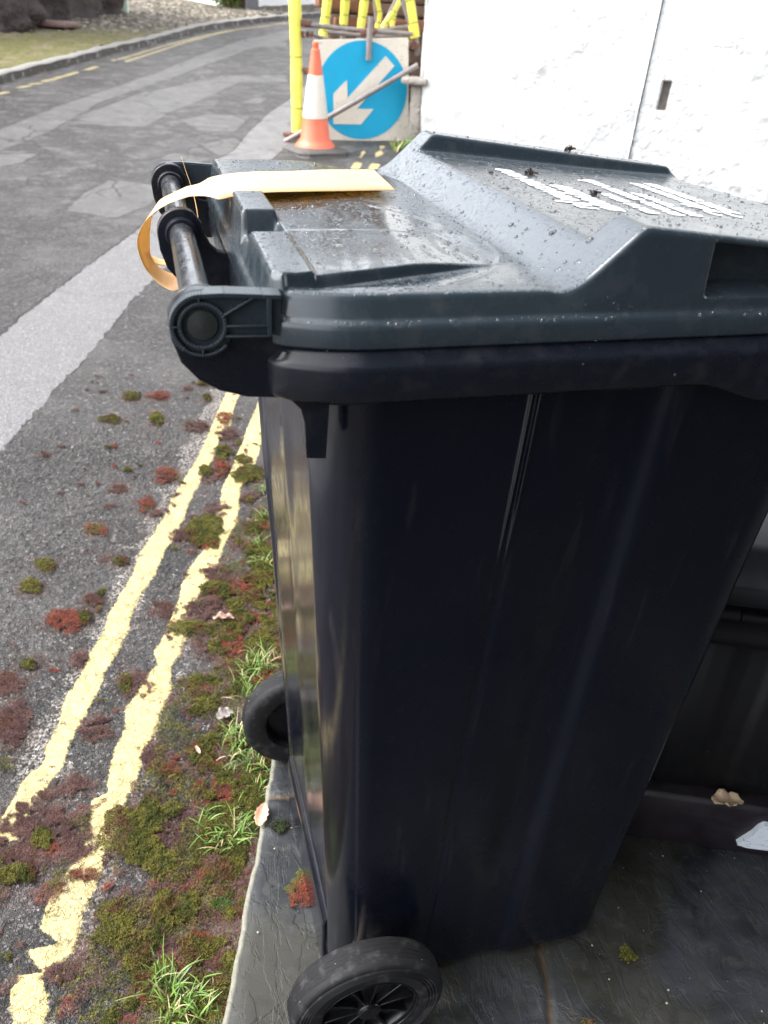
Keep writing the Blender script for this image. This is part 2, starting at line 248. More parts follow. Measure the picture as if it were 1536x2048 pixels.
ARROW=[(1.381, 5.85, 0.477), (1.377, 5.85, 0.682), (1.477, 5.85, 0.778), (1.485, 5.85, 0.656), (1.764, 5.85, 0.944), (1.836, 5.85, 0.883), (1.561, 5.85, 0.587), (1.69, 5.85, 0.589), (1.596, 5.85, 0.481)]
DISC=[(1.6, 5.85, 0.707), (1.946, 5.85, 0.72), (1.587, 5.85, 1.036)]
CONE=[(1.165, 5.44, 0.34), (1.032, 5.44, 0.36), (1.307, 5.44, 0.358), (1.196, 5.44, 1.003), (1.092, 5.44, 0.555), (1.268, 5.44, 0.56), (1.14, 5.44, 0.826), (1.234, 5.44, 0.829)]
CONEB=[(0.926, 5.32, 0.321), (1.367, 5.355, 0.324), (1.354, 5.62, 0.347), (1.019, 5.605, 0.346), (1.166, 5.442, 0.332)]
YL3=[[(1.443, 5.294), (1.587, 5.698), (1.625, 5.701), (1.491, 5.297)], [(1.557, 5.302), (1.705, 5.709), (1.776, 5.717), (1.633, 5.309)]]
JUNK=[(1.463, 6.3, 1.264), (2.143, 6.3, 1.162)]
COUP=[(1.178, 5.93, 1.119), (1.191, 5.93, 1.051), (1.201, 5.93, 0.816), (1.613, 5.93, 1.083), (1.666, 5.93, 1.089), (1.968, 5.93, 1.024), (2.0, 5.93, 1.014), (1.054, 5.93, 0.381)]
WALL=[(1.963, 5.695, 1.306), (2.006, 5.666, 0.369), (3.318, 4.77, 1.381), (3.286, 4.792, 0.485), (3.378, 4.729, 0.926), (3.437, 4.689, 0.931), (3.455, 4.677, 0.75), (3.403, 4.712, 0.745), (3.844, 4.411, 1.41), (4.113, 4.228, 0.253)]
# ================================================================ materials
def mat_road():
    m=M('worn_asphalt'); P=m.co()
    fy=m.attr('fy'); fw=m.attr('fw'); fs=m.attr('fs'); fl=m.attr('fl'); fm=m.attr('fm'); fd=m.attr('fd'); fr=m.attr('fr')
    n_big=m.noise(3,5,.6); n_mid=m.noise(25,4,.6); n_f=m.noise(160,4,.65); n_ff=m.noise(500,3,.6)
    wo=m.n('ShaderNodeVectorMath',operation='ADD'); wo2=m.n('ShaderNodeVectorMath',operation='SCALE'); m.l(m.noise(130,3,color=True),wo2.inputs[0]); wo2.inputs['Scale'].default_value=.012; m.l(P,wo.inputs[0]); m.l(wo2.outputs[0],wo.inputs[1]); wq=wo.outputs[0]
    cell=m.vor(150,'F1','Color',vec=wq); edge=m.vor(150,'DISTANCE_TO_EDGE',vec=wq); cell2=m.vor(300,'F1','Color')
    sep=m.n('ShaderNodeSeparateColor'); m.l(cell,sep.inputs[0]); sep2=m.n('ShaderNodeSeparateColor'); m.l(cell2,sep2.inputs[0])
    sxy=m.n('ShaderNodeSeparateXYZ'); m.l(P,sxy.inputs[0]); fr2=sxy.outputs[1]
    wb=m.n('ShaderNodeVectorMath',operation='ADD'); wb2=m.n('ShaderNodeVectorMath',operation='SCALE'); m.l(m.noise(4,4,color=True),wb2.inputs[0]); wb2.inputs['Scale'].default_value=.25; m.l(P,wb.inputs[0]); m.l(wb2.outputs[0],wb.inputs[1]); wbig=wb.outputs[0]
    # aggregate and binder; gaps and pits darkened further as painted crevice shade
    stone=m.mix(sep.outputs[0],(.032,.034,.034),(.108,.102,.098)); stone=m.mix(m.rng(sep.outputs[1],.86,.9),stone,(.22,.21,.20))
    stone=m.mix(m.rng(sep.outputs[2],.7,.9),stone,(.13,.105,.10))
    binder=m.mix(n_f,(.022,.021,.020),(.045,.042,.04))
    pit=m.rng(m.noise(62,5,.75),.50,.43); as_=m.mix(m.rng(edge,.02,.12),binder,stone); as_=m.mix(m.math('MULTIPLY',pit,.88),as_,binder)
    as_=m.mix(m.rng(n_big,.42,.68,0,.45),as_,(.15,.14,.135)); as_=m.mix(m.rng(n_mid,.58,.75,0,.3),as_,(.17,.155,.15))
    sm=m.mix(sep2.outputs[0],(.085,.082,.085),(.17,.165,.165)); sm=m.mix(m.rng(sep2.outputs[1],.93,.95),sm,(.30,.29,.28)); sm=m.mix(m.rng(n_mid,.4,.7,0,.35),sm,(.12,.115,.118))
    ef=m.math('ADD',fs,m.math('MULTIPLY',m.math('SUBTRACT',n_mid,.5),.05)); ef=m.math('ADD',ef,m.math('MULTIPLY',m.math('SUBTRACT',n_f,.5),.012))
    ms=m.rng(ef,-.002,.002); crack=m.math('MULTIPLY',m.rng(ef,-.016,-.006),m.rng(ef,.002,-.003)); crack=m.math('MULTIPLY',crack,m.rng(m.noise(9,3),.38,.52))
    col=m.mix(ms,as_,sm)
    el=m.math('ADD',fl,m.math('MULTIPLY',m.math('SUBTRACT',n_mid,.5),.045)); ml=m.math('MULTIPLY',m.rng(el,-.012,.012),.62)
    pl=m.mix(sep2.outputs[0],(.14,.135,.132),(.21,.205,.20)); col=m.mix(ml,col,pl)
    far=m.rng(fr2,2.2,4.5,smooth=False); mot=m.noise(7,6,.75); col=m.mix(m.math('MULTIPLY',m.rng(mot,.42,.36),m.math('MULTIPLY',far,.55)),col,(.05,.048,.046)); col=m.mix(m.math('MULTIPLY',m.rng(mot,.48,.64),m.math('MULTIPLY',far,.6)),col,(.20,.195,.19))
    cke=m.vor(1.6,'DISTANCE_TO_EDGE',vec=wbig); col=m.mix(m.math('MULTIPLY',m.math('MULTIPLY',m.rng(cke,.020,.006),m.rng(m.noise(2.2,3),.44,.54)),m.math('MULTIPLY',far,.75)),col,(.035,.032,.03))
    pe=m.math('MULTIPLY',m.math('MULTIPLY',m.rng(el,-.035,-.008),m.rng(el,.015,-.004)),m.rng(m.noise(3,3),.42,.55)); col=m.mix(m.math('MULTIPLY',pe,.6),col,(.04,.037,.035))
    col=m.mix(m.math('MULTIPLY',crack,.85),col,(.03,.025,.025))
    # dust and soil by the slabs
    soil=m.mix(n_f,(.16,.125,.10),(.33,.27,.22)); soil=m.mix(m.rng(n_ff,.4,.62,0,.6),soil,(.10,.075,.055))
    md=m.rng(m.math('ADD',fd,m.math('MULTIPLY',m.math('SUBTRACT',n_mid,.5),.10)),-.006,.012); md=m.math('MULTIPLY',md,m.rng(n_f,.28,.5)); col=m.mix(m.math('MULTIPLY',md,.85),col,soil)
    # paint: white undercoat, then yellow
    chip=m.math('MULTIPLY',m.math('SUBTRACT',n_f,.5),.05); chip2=m.math('MULTIPLY',m.math('SUBTRACT',n_mid,.5),.035)
    ew=m.math('ADD',m.math('ADD',fw,chip),m.math('MULTIPLY',m.math('SUBTRACT',n_mid,.60),.16)); mw=m.rng(ew,-.001,.002)
    mw=m.math('MULTIPLY',mw,m.rng(n_f,.47,.56)); col=m.mix(mw,col,(.42,.38,.34))
    ey=m.math('ADD',.003,m.math('ADD',m.math('ADD',fy,m.math('MULTIPLY',chip,.38)),m.math('MULTIPLY',chip2,.45))); my=m.rng(ey,-.0010,.0035); my=m.math('MULTIPLY',my,m.math('SUBTRACT',1,m.math('MULTIPLY',m.rng(m.noise(38,5,.7),.54,.68),.55)))
    hol=m.rng(n_f,.69,.73); my=m.math('MULTIPLY',my,m.math('SUBTRACT',1,hol))
    wv=m.n('ShaderNodeVectorMath',operation='ADD'); wn=m.n('ShaderNodeVectorMath',operation='SCALE'); m.l(m.noise(30,3,color=True),wn.inputs[0]); wn.inputs['Scale'].default_value=.03; m.l(P,wv.inputs[0]); m.l(wn.outputs[0],wv.inputs[1])
    ck=m.vor(48,'DISTANCE_TO_EDGE',vec=wv.outputs[0]); ckm=m.math('MULTIPLY',m.rng(ck,.040,.016),m.rng(m.noise(14,2),.34,.52))
    dots=m.rng(m.noise(420,2),.70,.76)
    my=m.math('MULTIPLY',my,m.rng(fr2,4.5,7,1.,.62)); yel=m.mix(n_mid,(.50,.40,.15),(.60,.50,.24)); yel=m.mix(m.rng(n_f,.5,.75,0,.5),yel,(.42,.31,.09)); yel=m.mix(m.rng(n_big,.40,.62,0,.35),yel,(.36,.30,.16)); yel=m.mix(m.math('MULTIPLY',ckm,.42),yel,(.14,.10,.04)); yel=m.mix(m.math('MULTIPLY',dots,.6),yel,(.18,.13,.06))
    col=m.mix(my,col,yel)
    # red-brown algae bloom around the moss
    bloom=m.math('MULTIPLY',m.rng(m.math('ADD',fm,m.math('MULTIPLY',m.math('SUBTRACT',n_mid,.5),.06)),-.02,.012),m.rng(n_f,.3,.6)); bloom=m.math('MULTIPLY',bloom,m.math('SUBTRACT',1,m.math('MULTIPLY',my,.8)))
    bcol=m.mix(n_mid,(.09,.035,.03),(.12,.07,.04)); col=m.mix(m.math('MULTIPLY',bloom,.8),col,bcol)
    br=m.math('MULTIPLY',m.rng(m.noise(11,4,.6),.5,.68),m.rng(fr,.0,.4)); br=m.math('MULTIPLY',br,m.rng(n_f,.4,.6)); br=m.math('MULTIPLY',br,m.math('SUBTRACT',1,my)); col=m.mix(m.math('MULTIPLY',br,.55),col,(.10,.055,.05))
    h=m.math('MULTIPLY',m.rng(edge,0,.22),m.math('ADD',.35,sep.outputs[0])); h=m.math('ADD',h,m.math('MULTIPLY',n_f,.6)); h=m.math('SUBTRACT',h,m.math('MULTIPLY',pit,.7))
    rgh=m.mixf(ms,1,.16); rgh=m.mixf(m.math('MULTIPLY',ml,.6),rgh,.35); rgh=m.mixf(my,rgh,.18)
    h=m.math('MULTIPLY',h,rgh); h=m.math('ADD',h,m.math('MULTIPLY',n_ff,.12)); h=m.math('ADD',h,m.math('MULTIPLY',my,.35)); h=m.math('SUBTRACT',h,m.math('MULTIPLY',m.math('MULTIPLY',ckm,my),.3)); h=m.math('SUBTRACT',h,crack)
    return m.out(col,m.mixf(n_big,.38,.60),m.bump(h,.0058,1),spec=.5)
def mat_slate():
    m=M('riven_slate'); n1=m.noise(6,5,.6,dist=.6); n2=m.noise(45,4,.6); n3=m.noise(300,3); vs=m.co((22,60,60)); st=m.noise(1.2,5,.7,vec=vs,dist=1.2)
    c=m.mix(m.rng(n1,.40,.60),(.008,.0095,.012),(.028,.031,.036)); c=m.mix(m.rng(m.noise(26,5,.7,dist=.8),.52,.62,0,.6),c,(.042,.040,.038)); c=m.mix(m.rng(m.noise(2.4,5,.6),.50,.60,0,.55),c,(.026,.024,.014)); c=m.mix(m.rng(n2,.55,.75,0,.5),c,(.052,.055,.060)); c=m.mix(m.rng(m.noise(3,4),.55,.7,0,.5),c,(.03,.028,.020))
    c=m.mix(m.rng(m.noise(210,1),.79,.82),c,(.35,.35,.33))
    jt=m.attr('joint'); c=m.mix(m.rng(jt,.3,.7),c,m.mix(n2,(.020,.014,.010),(.085,.06,.04)))
    ed=m.attr('edge'); c=m.mix(m.math('MULTIPLY',m.rng(ed,.2,.8),.9),c,m.mix(m.noise(140,3),(.10,.10,.075),(.25,.24,.19)))
    h=m.math('ADD',m.math('MULTIPLY',m.rng(st,.45,.55,smooth=False),.12),m.math('MULTIPLY',n2,.10)); h=m.math('ADD',h,m.math('MULTIPLY',n3,.10)); h=m.math('ADD',h,m.math('MULTIPLY',m.rng(m.noise(5,6,.62,dist=.5),.50,.53),.7)); h=m.math('ADD',h,m.math('MULTIPLY',m.rng(m.noise(1.1,5,.65,vec=m.co((30,9,20)),dist=.6),.46,.52),.45))
    return m.out(c,m.mixf(m.rng(n1,.3,.7),.44,.62),m.bump(h,.0018,.6),spec=.35)
def mat_plastic(name,c0,c1,rough,drops=0,dirt=0,speck=0,spec=.5,rearwet=False):
    m=M(name); n1=m.noise(9,4,.6); n2=m.noise(60,4,.6); n3=m.noise(900,2)
    c=m.mix(n1,c0,c1)
    if dirt: c=m.mix(m.math('MULTIPLY',m.rng(n2,.5,.75),dirt),c,(.16,.15,.14))
    sp=m.rng(m.noise(160,1),.80,.82); sp=m.math('MULTIPLY',sp,speck); c=m.mix(sp,c,(.5,.5,.48))
    h=m.math('MULTIPLY',n3,.06); nb=m.bump(h,.0006,.8)
    r=m.rng(n2,.3,.7,rough-.05,rough+.07)
    if drops:
        g=m.n('ShaderNodeNewGeometry'); sx=m.n('ShaderNodeSeparateXYZ'); m.l(g.outputs['Normal'],sx.inputs[0]); up=m.rng(sx.outputs[2],.62,.85)
        wob=m.n('ShaderNodeVectorMath',operation='ADD'); ws=m.n('ShaderNodeVectorMath',operation='SCALE'); m.l(m.noise(240,2,color=True),ws.inputs[0]); ws.inputs['Scale'].default_value=.006; m.l(m.co(),wob.inputs[0]); m.l(ws.outputs[0],wob.inputs[1])
        def layer(sc,keep,size):
            q=m.n('ShaderNodeTexVoronoi',feature='F1'); q.inputs['Scale'].default_value=sc; m.l(wob.outputs[0],q.inputs['Vector'])
            s2=m.n('ShaderNodeSeparateColor'); m.l(q.outputs['Color'],s2.inputs[0]); rad=m.math('MULTIPLY_ADD',s2.outputs[1],size*.7,size*.45)
            d=m.math('DIVIDE',q.outputs['Distance'],rad); hh=m.math('SUBTRACT',1,m.math('POWER',d,2)); hh=m.math('MAXIMUM',hh,0); hh=m.math('POWER',hh,.6)
            return m.math('MULTIPLY',hh,m.rng(s2.outputs[0],keep,keep+.02))
        patch=m.rng(m.noise(14,3),.4,.55)
        h1=layer(300,.15,.46); h2=layer(110,.80,.32)
        hb=m.math('MAXIMUM',m.math('MULTIPLY',m.math('MULTIPLY',h1,.42),m.mixf(patch,.35,1)),h2); hb=m.math('MULTIPLY',hb,up)
        nb=m.bump(hb,.0014*drops,1,nb); wet=m.rng(hb,.02,.2); r=m.mixf(wet,m.mixf(m.math('MULTIPLY',up,patch),r,m.math('SUBTRACT',r,.08)),.05)
    kw={}
    if rearwet:
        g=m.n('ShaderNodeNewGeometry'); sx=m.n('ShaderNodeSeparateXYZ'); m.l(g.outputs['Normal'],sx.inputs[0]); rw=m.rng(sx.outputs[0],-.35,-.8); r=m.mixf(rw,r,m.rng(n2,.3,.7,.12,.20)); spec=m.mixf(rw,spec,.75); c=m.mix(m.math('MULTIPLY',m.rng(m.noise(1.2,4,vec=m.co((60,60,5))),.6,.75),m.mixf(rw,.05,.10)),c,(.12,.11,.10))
    if drops>=1:
        g2=m.n('ShaderNodeSeparateXYZ'); wn_=m.n('ShaderNodeVectorMath',operation='ADD'); ws_=m.n('ShaderNodeVectorMath',operation='SCALE'); m.l(m.noise(22,4,color=True),ws_.inputs[0]); ws_.inputs['Scale'].default_value=.07; m.l(m.co(),wn_.inputs[0]); m.l(ws_.outputs[0],wn_.inputs[1]); m.l(wn_.outputs[0],g2.inputs[0])
        tm=m.math('MULTIPLY',m.math('MULTIPLY',m.rng(g2.outputs[0],.10,.13),m.rng(g2.outputs[0],.285,.265)),m.math('MULTIPLY',m.rng(g2.outputs[1],-.215,-.20),m.rng(g2.outputs[1],.07,.03)))
        tm=m.math('MULTIPLY',tm,m.rng(m.noise(34,3,vec=m.co((1,.35,1)),dist=1.5),.40,.50)); r=m.mixf(tm,r,.07); c=m.mix(m.math('MULTIPLY',tm,.0),c,c)
        kw=dict(Coat_Weight=m.mixf(tm,.35,1.),Coat_Roughness=m.mixf(tm,.16,.05)); m.l(nb,m.b.inputs['Coat Normal'])
    elif drops: kw=dict(Coat_Weight=.35*min(drops,1),Coat_Roughness=.16); m.l(nb,m.b.inputs['Coat Normal'])
    return m.out(c,r,nb,spec=spec,**kw)
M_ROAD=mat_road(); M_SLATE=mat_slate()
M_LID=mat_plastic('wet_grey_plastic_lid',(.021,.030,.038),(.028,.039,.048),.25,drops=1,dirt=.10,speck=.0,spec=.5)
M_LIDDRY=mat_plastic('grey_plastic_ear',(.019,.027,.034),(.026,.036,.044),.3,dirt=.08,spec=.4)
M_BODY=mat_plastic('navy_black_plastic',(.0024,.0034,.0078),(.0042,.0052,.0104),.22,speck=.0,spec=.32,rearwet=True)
M_RIMP=mat_plastic('dark_plastic_rim',(.005,.0065,.0105),(.008,.010,.0155),.27,dirt=.05,speck=.25,spec=.4)
M_BAR=mat_plastic('polished_handle_plastic',(.018,.021,.025),(.03,.034,.038),.2,drops=.6,dirt=.25)
M_RUB=plain('tyre_rubber',(.0075,.0078,.009),.72,90,.5,.0008,spec=.25)
M_RUB=mat_plastic('dusty_tyre_rubber',(.006,.0063,.0075),(.012,.012,.014),.66,dirt=.22,speck=.8,spec=.3)
M_HUB=plain('black_hub_plastic',(.004,.004,.005),.32,60,.3)
def mat_vcol(name,rough=.7,trans=0,spec=.3):
    m=M(name); c=m.attr('Col','Color'); kw={}
    if trans: kw['Subsurface_Weight']=0.
    return m.out(c,rough,spec=spec)
M_MOSS=mat_vcol('moss_leaflets',.75,spec=.2); M_GRASS=mat_vcol('grass_blades',.45,spec=.4)
def mat_tag():
    m=M('peach_paper_tag'); n1=m.noise(30,3); c=m.mix(n1,(.80,.50,.24),(.84,.58,.31))
    m.out(c,.45,m.bump(m.noise(60,2),.0004,.5))
    tr=m.n('ShaderNodeBsdfTranslucent'); m.l(m.mix(n1,(.95,.66,.20),(.95,.76,.28)),tr.inputs[0]); mx=m.n('ShaderNodeMixShader'); mx.inputs[0].default_value=.25
    o=m.t.nodes['Material Output']; m.l(m.b.outputs[0],mx.inputs[1]); m.l(tr.outputs[0],mx.inputs[2]); m.l(mx.outputs[0],o.inputs[0]); return m.m
M_TAG=mat_tag()
def mat_wall(name,a,b,dirtc,dirt=.3,bumpd=.03,scale=1.):
    m=M(name); n1=m.noise(4*scale,5,.6); n2=m.noise(18*scale,5,.6,dist=.4); n3=m.noise(90*scale,4)
    c=m.mix(n1,a,b); sx=m.n('ShaderNodeSeparateXYZ'); m.l(m.co(),sx.inputs[0])
    c=m.mix(m.math('MULTIPLY',m.rng(n2,.60,.74),dirt),c,dirtc)
    low=m.math('MULTIPLY',m.rng(sx.outputs[2],.75,.25),m.rng(n2,.45,.65)); c=m.mix(m.math('MULTIPLY',low,dirt*1.2),c,dirtc)
    h=m.math('ADD',m.math('MULTIPLY',n2,m.rng(m.noise(1.6*scale,3),.35,.65,.15,1.3)),m.math('MULTIPLY',n3,.10)); return m.out(c,.7,m.bump(h,bumpd,.9),spec=.3)
M_WALL=mat_wall('white_limewash',(.65,.66,.65),(.74,.74,.73),(.34,.35,.33),.55,.03)
M_WALLS=mat_wall('smooth_white_render',(.64,.64,.63),(.70,.70,.69),(.33,.32,.30),.40,.02)
M_STEEL=plain('weathered_scaffold_steel',(.25,.22,.21),.5,25,.45,.0015,metal=.35)
M_RUST=plain('rusty_coupler',(.13,.06,.04),.75,70,.6,.003)
def mat_foam():
    m=M('yellow_foam_sleeve'); n=m.noise(12,4); c=m.mix(n,(.72,.66,.06),(.80,.78,.16)); c=m.mix(m.rng(m.noise(60,4),.6,.75,0,.35),c,(.45,.40,.12))
    return m.out(c,.42,m.bump(m.noise(20,2),.004,.5))
M_FOAM=mat_foam()
M_BLK=plain('black_rubber_base',(.07,.065,.06),.6,40,.3,.001)
def mat_paint(name,c,dirtc,scale=30,amt=.5,rough=.45):
    m=M(name); n=m.noise(scale,5,.65); n2=m.noise(scale*5,3); cc=m.mix(m.rng(n,.3,.7,0,.25),c,tuple(v*.75 for v in c)); cc=m.mix(m.math('MULTIPLY',m.rng(n2,.62,.72),amt),cc,dirtc); return m.out(cc,rough,m.bump(n2,.001,.4))
M_SIGNW=mat_paint('grubby_white_sign',(.72,.66,.56),(.3,.25,.2),14,.7); M_BLUE=mat_paint('cyan_blue_sign',(.004,.36,.60),(.12,.28,.50),9,.5)
M_ORNG=mat_paint('faded_orange_cone',(.78,.17,.09),(.55,.12,.08),18,.4); M_CWHT=mat_paint('grubby_white_sleeve',(.72,.66,.58),(.35,.28,.22),16,.5)
M_WHITE=plain('white_print',(.80,.82,.82),.5,80,.04)
# ================================================================ the setting
def S_(x,y): return x*RD[0]+y*RD[1]
def T_(x,y): return x*RN[0]+y*RN[1]
def poly_sd(x,y,poly):
    # signed distance, positive inside
    d=np.full(x.shape,1e9); ins=np.zeros(x.shape,dtype=bool); n=len(poly)
    for i in range(n):
        ax,ay=poly[i];bx,by=poly[(i+1)%n]; ex,ey=bx-ax,by-ay; L=ex*ex+ey*ey+1e-12
        t=np.clip(((x-ax)*ex+(y-ay)*ey)/L,0,1); d=np.minimum(d,np.hypot(x-ax-t*ex,y-ay-t*ey))
        c=((ay>y)!=(by>y))&(x<(bx-ax)*(y-ay)/((by-ay) or 1e-9)+ax); ins^=c
    return np.where(ins,d,-d)
def stdist(s,t,L,lo=-9,hi=99):
    a=np.array(L); o=np.argsort(a[:,0]); a=a[o]; return np.minimum(t-np.interp(s,a[:,0],a[:,1]),np.interp(s,a[:,0],a[:,2])-t)
def st_list(pts): return [(S_(*p),T_(*p)) for p in pts]
def curve_dist(x,y,pts):
    d=np.full(x.shape,1e9)
    for (ax,ay),(bx,by) in zip(pts,pts[1:]):
        ex,ey=bx-ax,by-ay; L=ex*ex+ey*ey; t=np.clip(((x-ax)*ex+(y-ay)*ey)/L,0,1); d=np.minimum(d,np.hypot(x-ax-t*ex,y-ay-t*ey))
    return d
LA2=LA+[(2.4,-.376,-.325),(5.35,-.165,-.11),(5.4,-.1,-.2),(9,-.1,-.2)]; LA2=[(-3,-.405,-.36)]+LA2
LB2=[(-3,-.265,-.22)]+LB+[(2.4,-.25,-.20),(5.35,-.05,.015),(5.4,.0,-.1),(9,.0,-.1)]
EDGE_T=.028
def build_road():
    X=np.concatenate([[-60,-30,-15,-8,-5],np.arange(-3.2,-1.0,.02),np.arange(-1.0,.2,.004),np.arange(.2,3.6,.02),[4,5,8,15,30,60]])
    Y=np.concatenate([[-60,-20,-6,-3,-1.5,-.9],np.arange(-.5,1.6,.004),np.arange(1.6,4,.012),np.arange(4,9,.03),np.arange(9,20,.12),[22,26,32,45,70,120,300]])
    x,y=np.meshgrid(X,Y,indexing='ij'); s=S_(x,y);t=T_(x,y)
    fyA=stdist(s,t,LA2); fyB=stdist(s,t,LB2); fyA=np.where(s<.08,-.05,fyA)
    wob=(fbm(x*9,y*9,3)-.47)*.012; fy=np.maximum(fyA,fyB)+wob*.3
    for q in YL3: fy=np.maximum(fy,poly_sd(x,y,q)-.055*fbm(x*9,y*9,12)+.006)
    for q in lyl: fy=np.maximum(fy,.024-curve_dist(x,y,q))
    for q in lyd: fy=np.maximum(fy,.030-curve_dist(x,y,q))
    fw=np.maximum(np.minimum(np.interp(s,[-1,9],[-.345,-.345])-t,t+.445)*np.where((s>.2)&(s<2.2),1,0)-np.where((s>.2)&(s<2.2),0,.1), np.minimum(-.185-t,t+.23)-np.where((s<.35),.0,.02))
    # smooth reinstatement strips
    bl=st_list([(-1.3,.4)]+bandL); br_=st_list([(-1.05,.2)]+bandR)
    a=np.array(bl);b=np.array(br_); fs=np.minimum(t-np.interp(s,a[:,0],a[:,1]),np.interp(s,b[:,0],b[:,1])-t)
    a=np.array(st_list([(-4,0)]+b2U));b=np.array(st_list([(-4,-.4)]+b2L)); a[:,1][0]=a[1,1]; b[0,1]=b[1,1]
    f2=np.minimum(t-np.interp(s,a[:,0],a[:,1]),np.interp(s,b[:,0],b[:,1])-t); f2=np.where(s>3,f2,-1)
    fl=np.clip(f2,-.3,.3)
    for q in patches+worn: fl=np.maximum(fl,poly_sd(x,y,q)*1.)
    fd=np.minimum(.10+.05*fbm(s*6,s*0+3,9)-(EDGE_T-t),.05); fd=np.minimum(fd,EDGE_T+.08-t); fd=np.minimum(fd,(2.2-s)*.2)
    fm=np.full(x.shape,-.2)
    for (cx,cy,ux,uy,vx,vy,k) in moss:
        ru=math.hypot(ux,uy);rv=math.hypot(vx,vy); m=(abs(x-cx)<.25)&(abs(y-cy)<.25)
        if not m.any(): continue
        dx=(x[m]-cx);dy=(y[m]-cy); det=ux*vy-uy*vx; a_=(dx*vy-dy*vx)/det;b_=(dy*ux-dx*uy)/det
        fm[m]=np.maximum(fm[m],(1.12-np.hypot(a_,b_))*min(ru,rv)*(1 if k!='g' else .6))
    fr=sstep(-.75,-.15,t)*sstep(3.2,.8,s)
    f1,f2_,hh=worley(x*84,y*84,1)
    stone=np.clip((f2_-f1)*2.2,0,1)*(.35+.65*hh)
    rough=1-.85*sstep(-.01,.01,fs); rough*=1-.6*sstep(-.02,.02,fl); rough*=1-.75*sstep(-.004,.004,fy)
    fine=(x>-1.02)&(x<.22)&(y>-.5)&(y<1.7)
    z=G(x,y)+np.where(fine,(stone-.5)*.0062*rough,0)+(fbm(x*3,y*3,2)-.47)*.012+np.where(fine,(fbm(x*30,y*30,4)-.47)*.003,0)+.0015*sstep(-.004,.002,fy)
    z+=.004*sstep(-.12,.0,t-EDGE_T)
    # camber and a shallow settled strip
    V=np.stack([x,y,z],-1).reshape(-1,3)
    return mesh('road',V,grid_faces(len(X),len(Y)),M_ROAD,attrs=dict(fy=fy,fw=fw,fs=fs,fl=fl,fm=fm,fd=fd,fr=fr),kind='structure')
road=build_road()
def gz(x,y):
    x=np.asarray(x,float);y=np.asarray(y,float); return G(x,y)+(fbm(x*3,y*3,2)-.47)*.012
# ---- slate paving
def build_slate():
    s_=np.concatenate([np.arange(-3,-.6,.05),np.arange(-.6,1.1,.006),np.arange(1.1,4.2,.04)])
    b_=np.concatenate([[0,0,0],np.arange(.004,.9,.006),np.arange(.9,4.2,.04)])
    s,b=np.meshgrid(s_,b_,indexing='ij'); j=np.arange(len(b_))[None,:]+0*s
    rag=(fbm(s*14,s*0+1.3,5)-.47)*.012+(fbm(s*70,s*0+2.3,6)-.47)*.004
    t=EDGE_T+b+rag*np.exp(-b*12)
    x=s*RD[0]+t*RN[0]; y=s*RD[1]+t*RN[1]
    jd=np.minimum(np.abs(t-.478+.004*np.sin(s*9)),np.where(t<.478,np.abs(s-.19),np.abs(s+.62)))
    for q in(1.05,1.9): jd=np.minimum(jd,np.abs(t-q))
    jd=np.minimum(jd,np.where(t>.478,np.abs(s-.62),9))
    joint=sstep(.0065,.003,jd+(fbm(x*60,y*60,7)-.47)*.006)
    # riven clefts run diagonally
    q=(x*.8+y*.6)
    cl=fbm(q*10,(x-y)*3,8,5); ter=np.floor(cl*9)/9*.6+cl*.4
    z=(ter-.5)*.010+(fbm(x*60,y*60,3)-.47)*.0006-.006*joint
    z+=-.004*sstep(.02,0,b)
    edge=np.where(j<=1,1.,sstep(.010,.0,b)*.9)
    z+=np.maximum(G(x,y)+.014,0); z=np.where(j==0,z-.06,z); z=np.where(j==1,z-.004,z)
    t2=np.where(j<=1,t-.004*(j==0)-.002,t); x=s*RD[0]+t2*RN[0]; y=s*RD[1]+t2*RN[1]
    return mesh('slate_paving',np.stack([x,y,z],-1).reshape(-1,3),grid_faces(len(s_),len(b_)),M_SLATE,attrs=dict(joint=joint,edge=edge),kind='structure')
build_slate()
# ---- far kerb and cobbled verge
def resample(pts,n):
    p=np.array(pts,float); d=np.concatenate([[0],np.cumsum(np.hypot(*np.diff(p,axis=0).T))]); u=np.linspace(0,d[-1],n)
    for _ in range(2):
        q=np.stack([np.interp(u,d,p[:,0]),np.interp(u,d,p[:,1])],1)
    k=np.ones(9)/9; qs=q.copy()
    for a in(0,1): qs[4:-4,a]=np.convolve(q[:,a],k,'valid')
    return qs
KB=resample([(-3.6,2.2),(-2.2,5.3)]+kerb+[(5,16.6),(9,19),(15,21)],420)
tg=np.gradient(KB,axis=0); tg/=np.hypot(tg[:,0],tg[:,1])[:,None]; NL=np.stack([-tg[:,1],tg[:,0]],1)
_m=M('granite_kerb'); _n=_m.noise(12,5,.6); _c=_m.mix(_n,(.17,.165,.15),(.25,.24,.225)); _c=_m.mix(_m.math('MULTIPLY',_m.rng(_m.attr('lo'),.2,.6),_m.rng(_n,.25,.5)),_c,(.035,.03,.024)); M_KERB=_m.out(_c,.75,_m.bump(_n,.006))

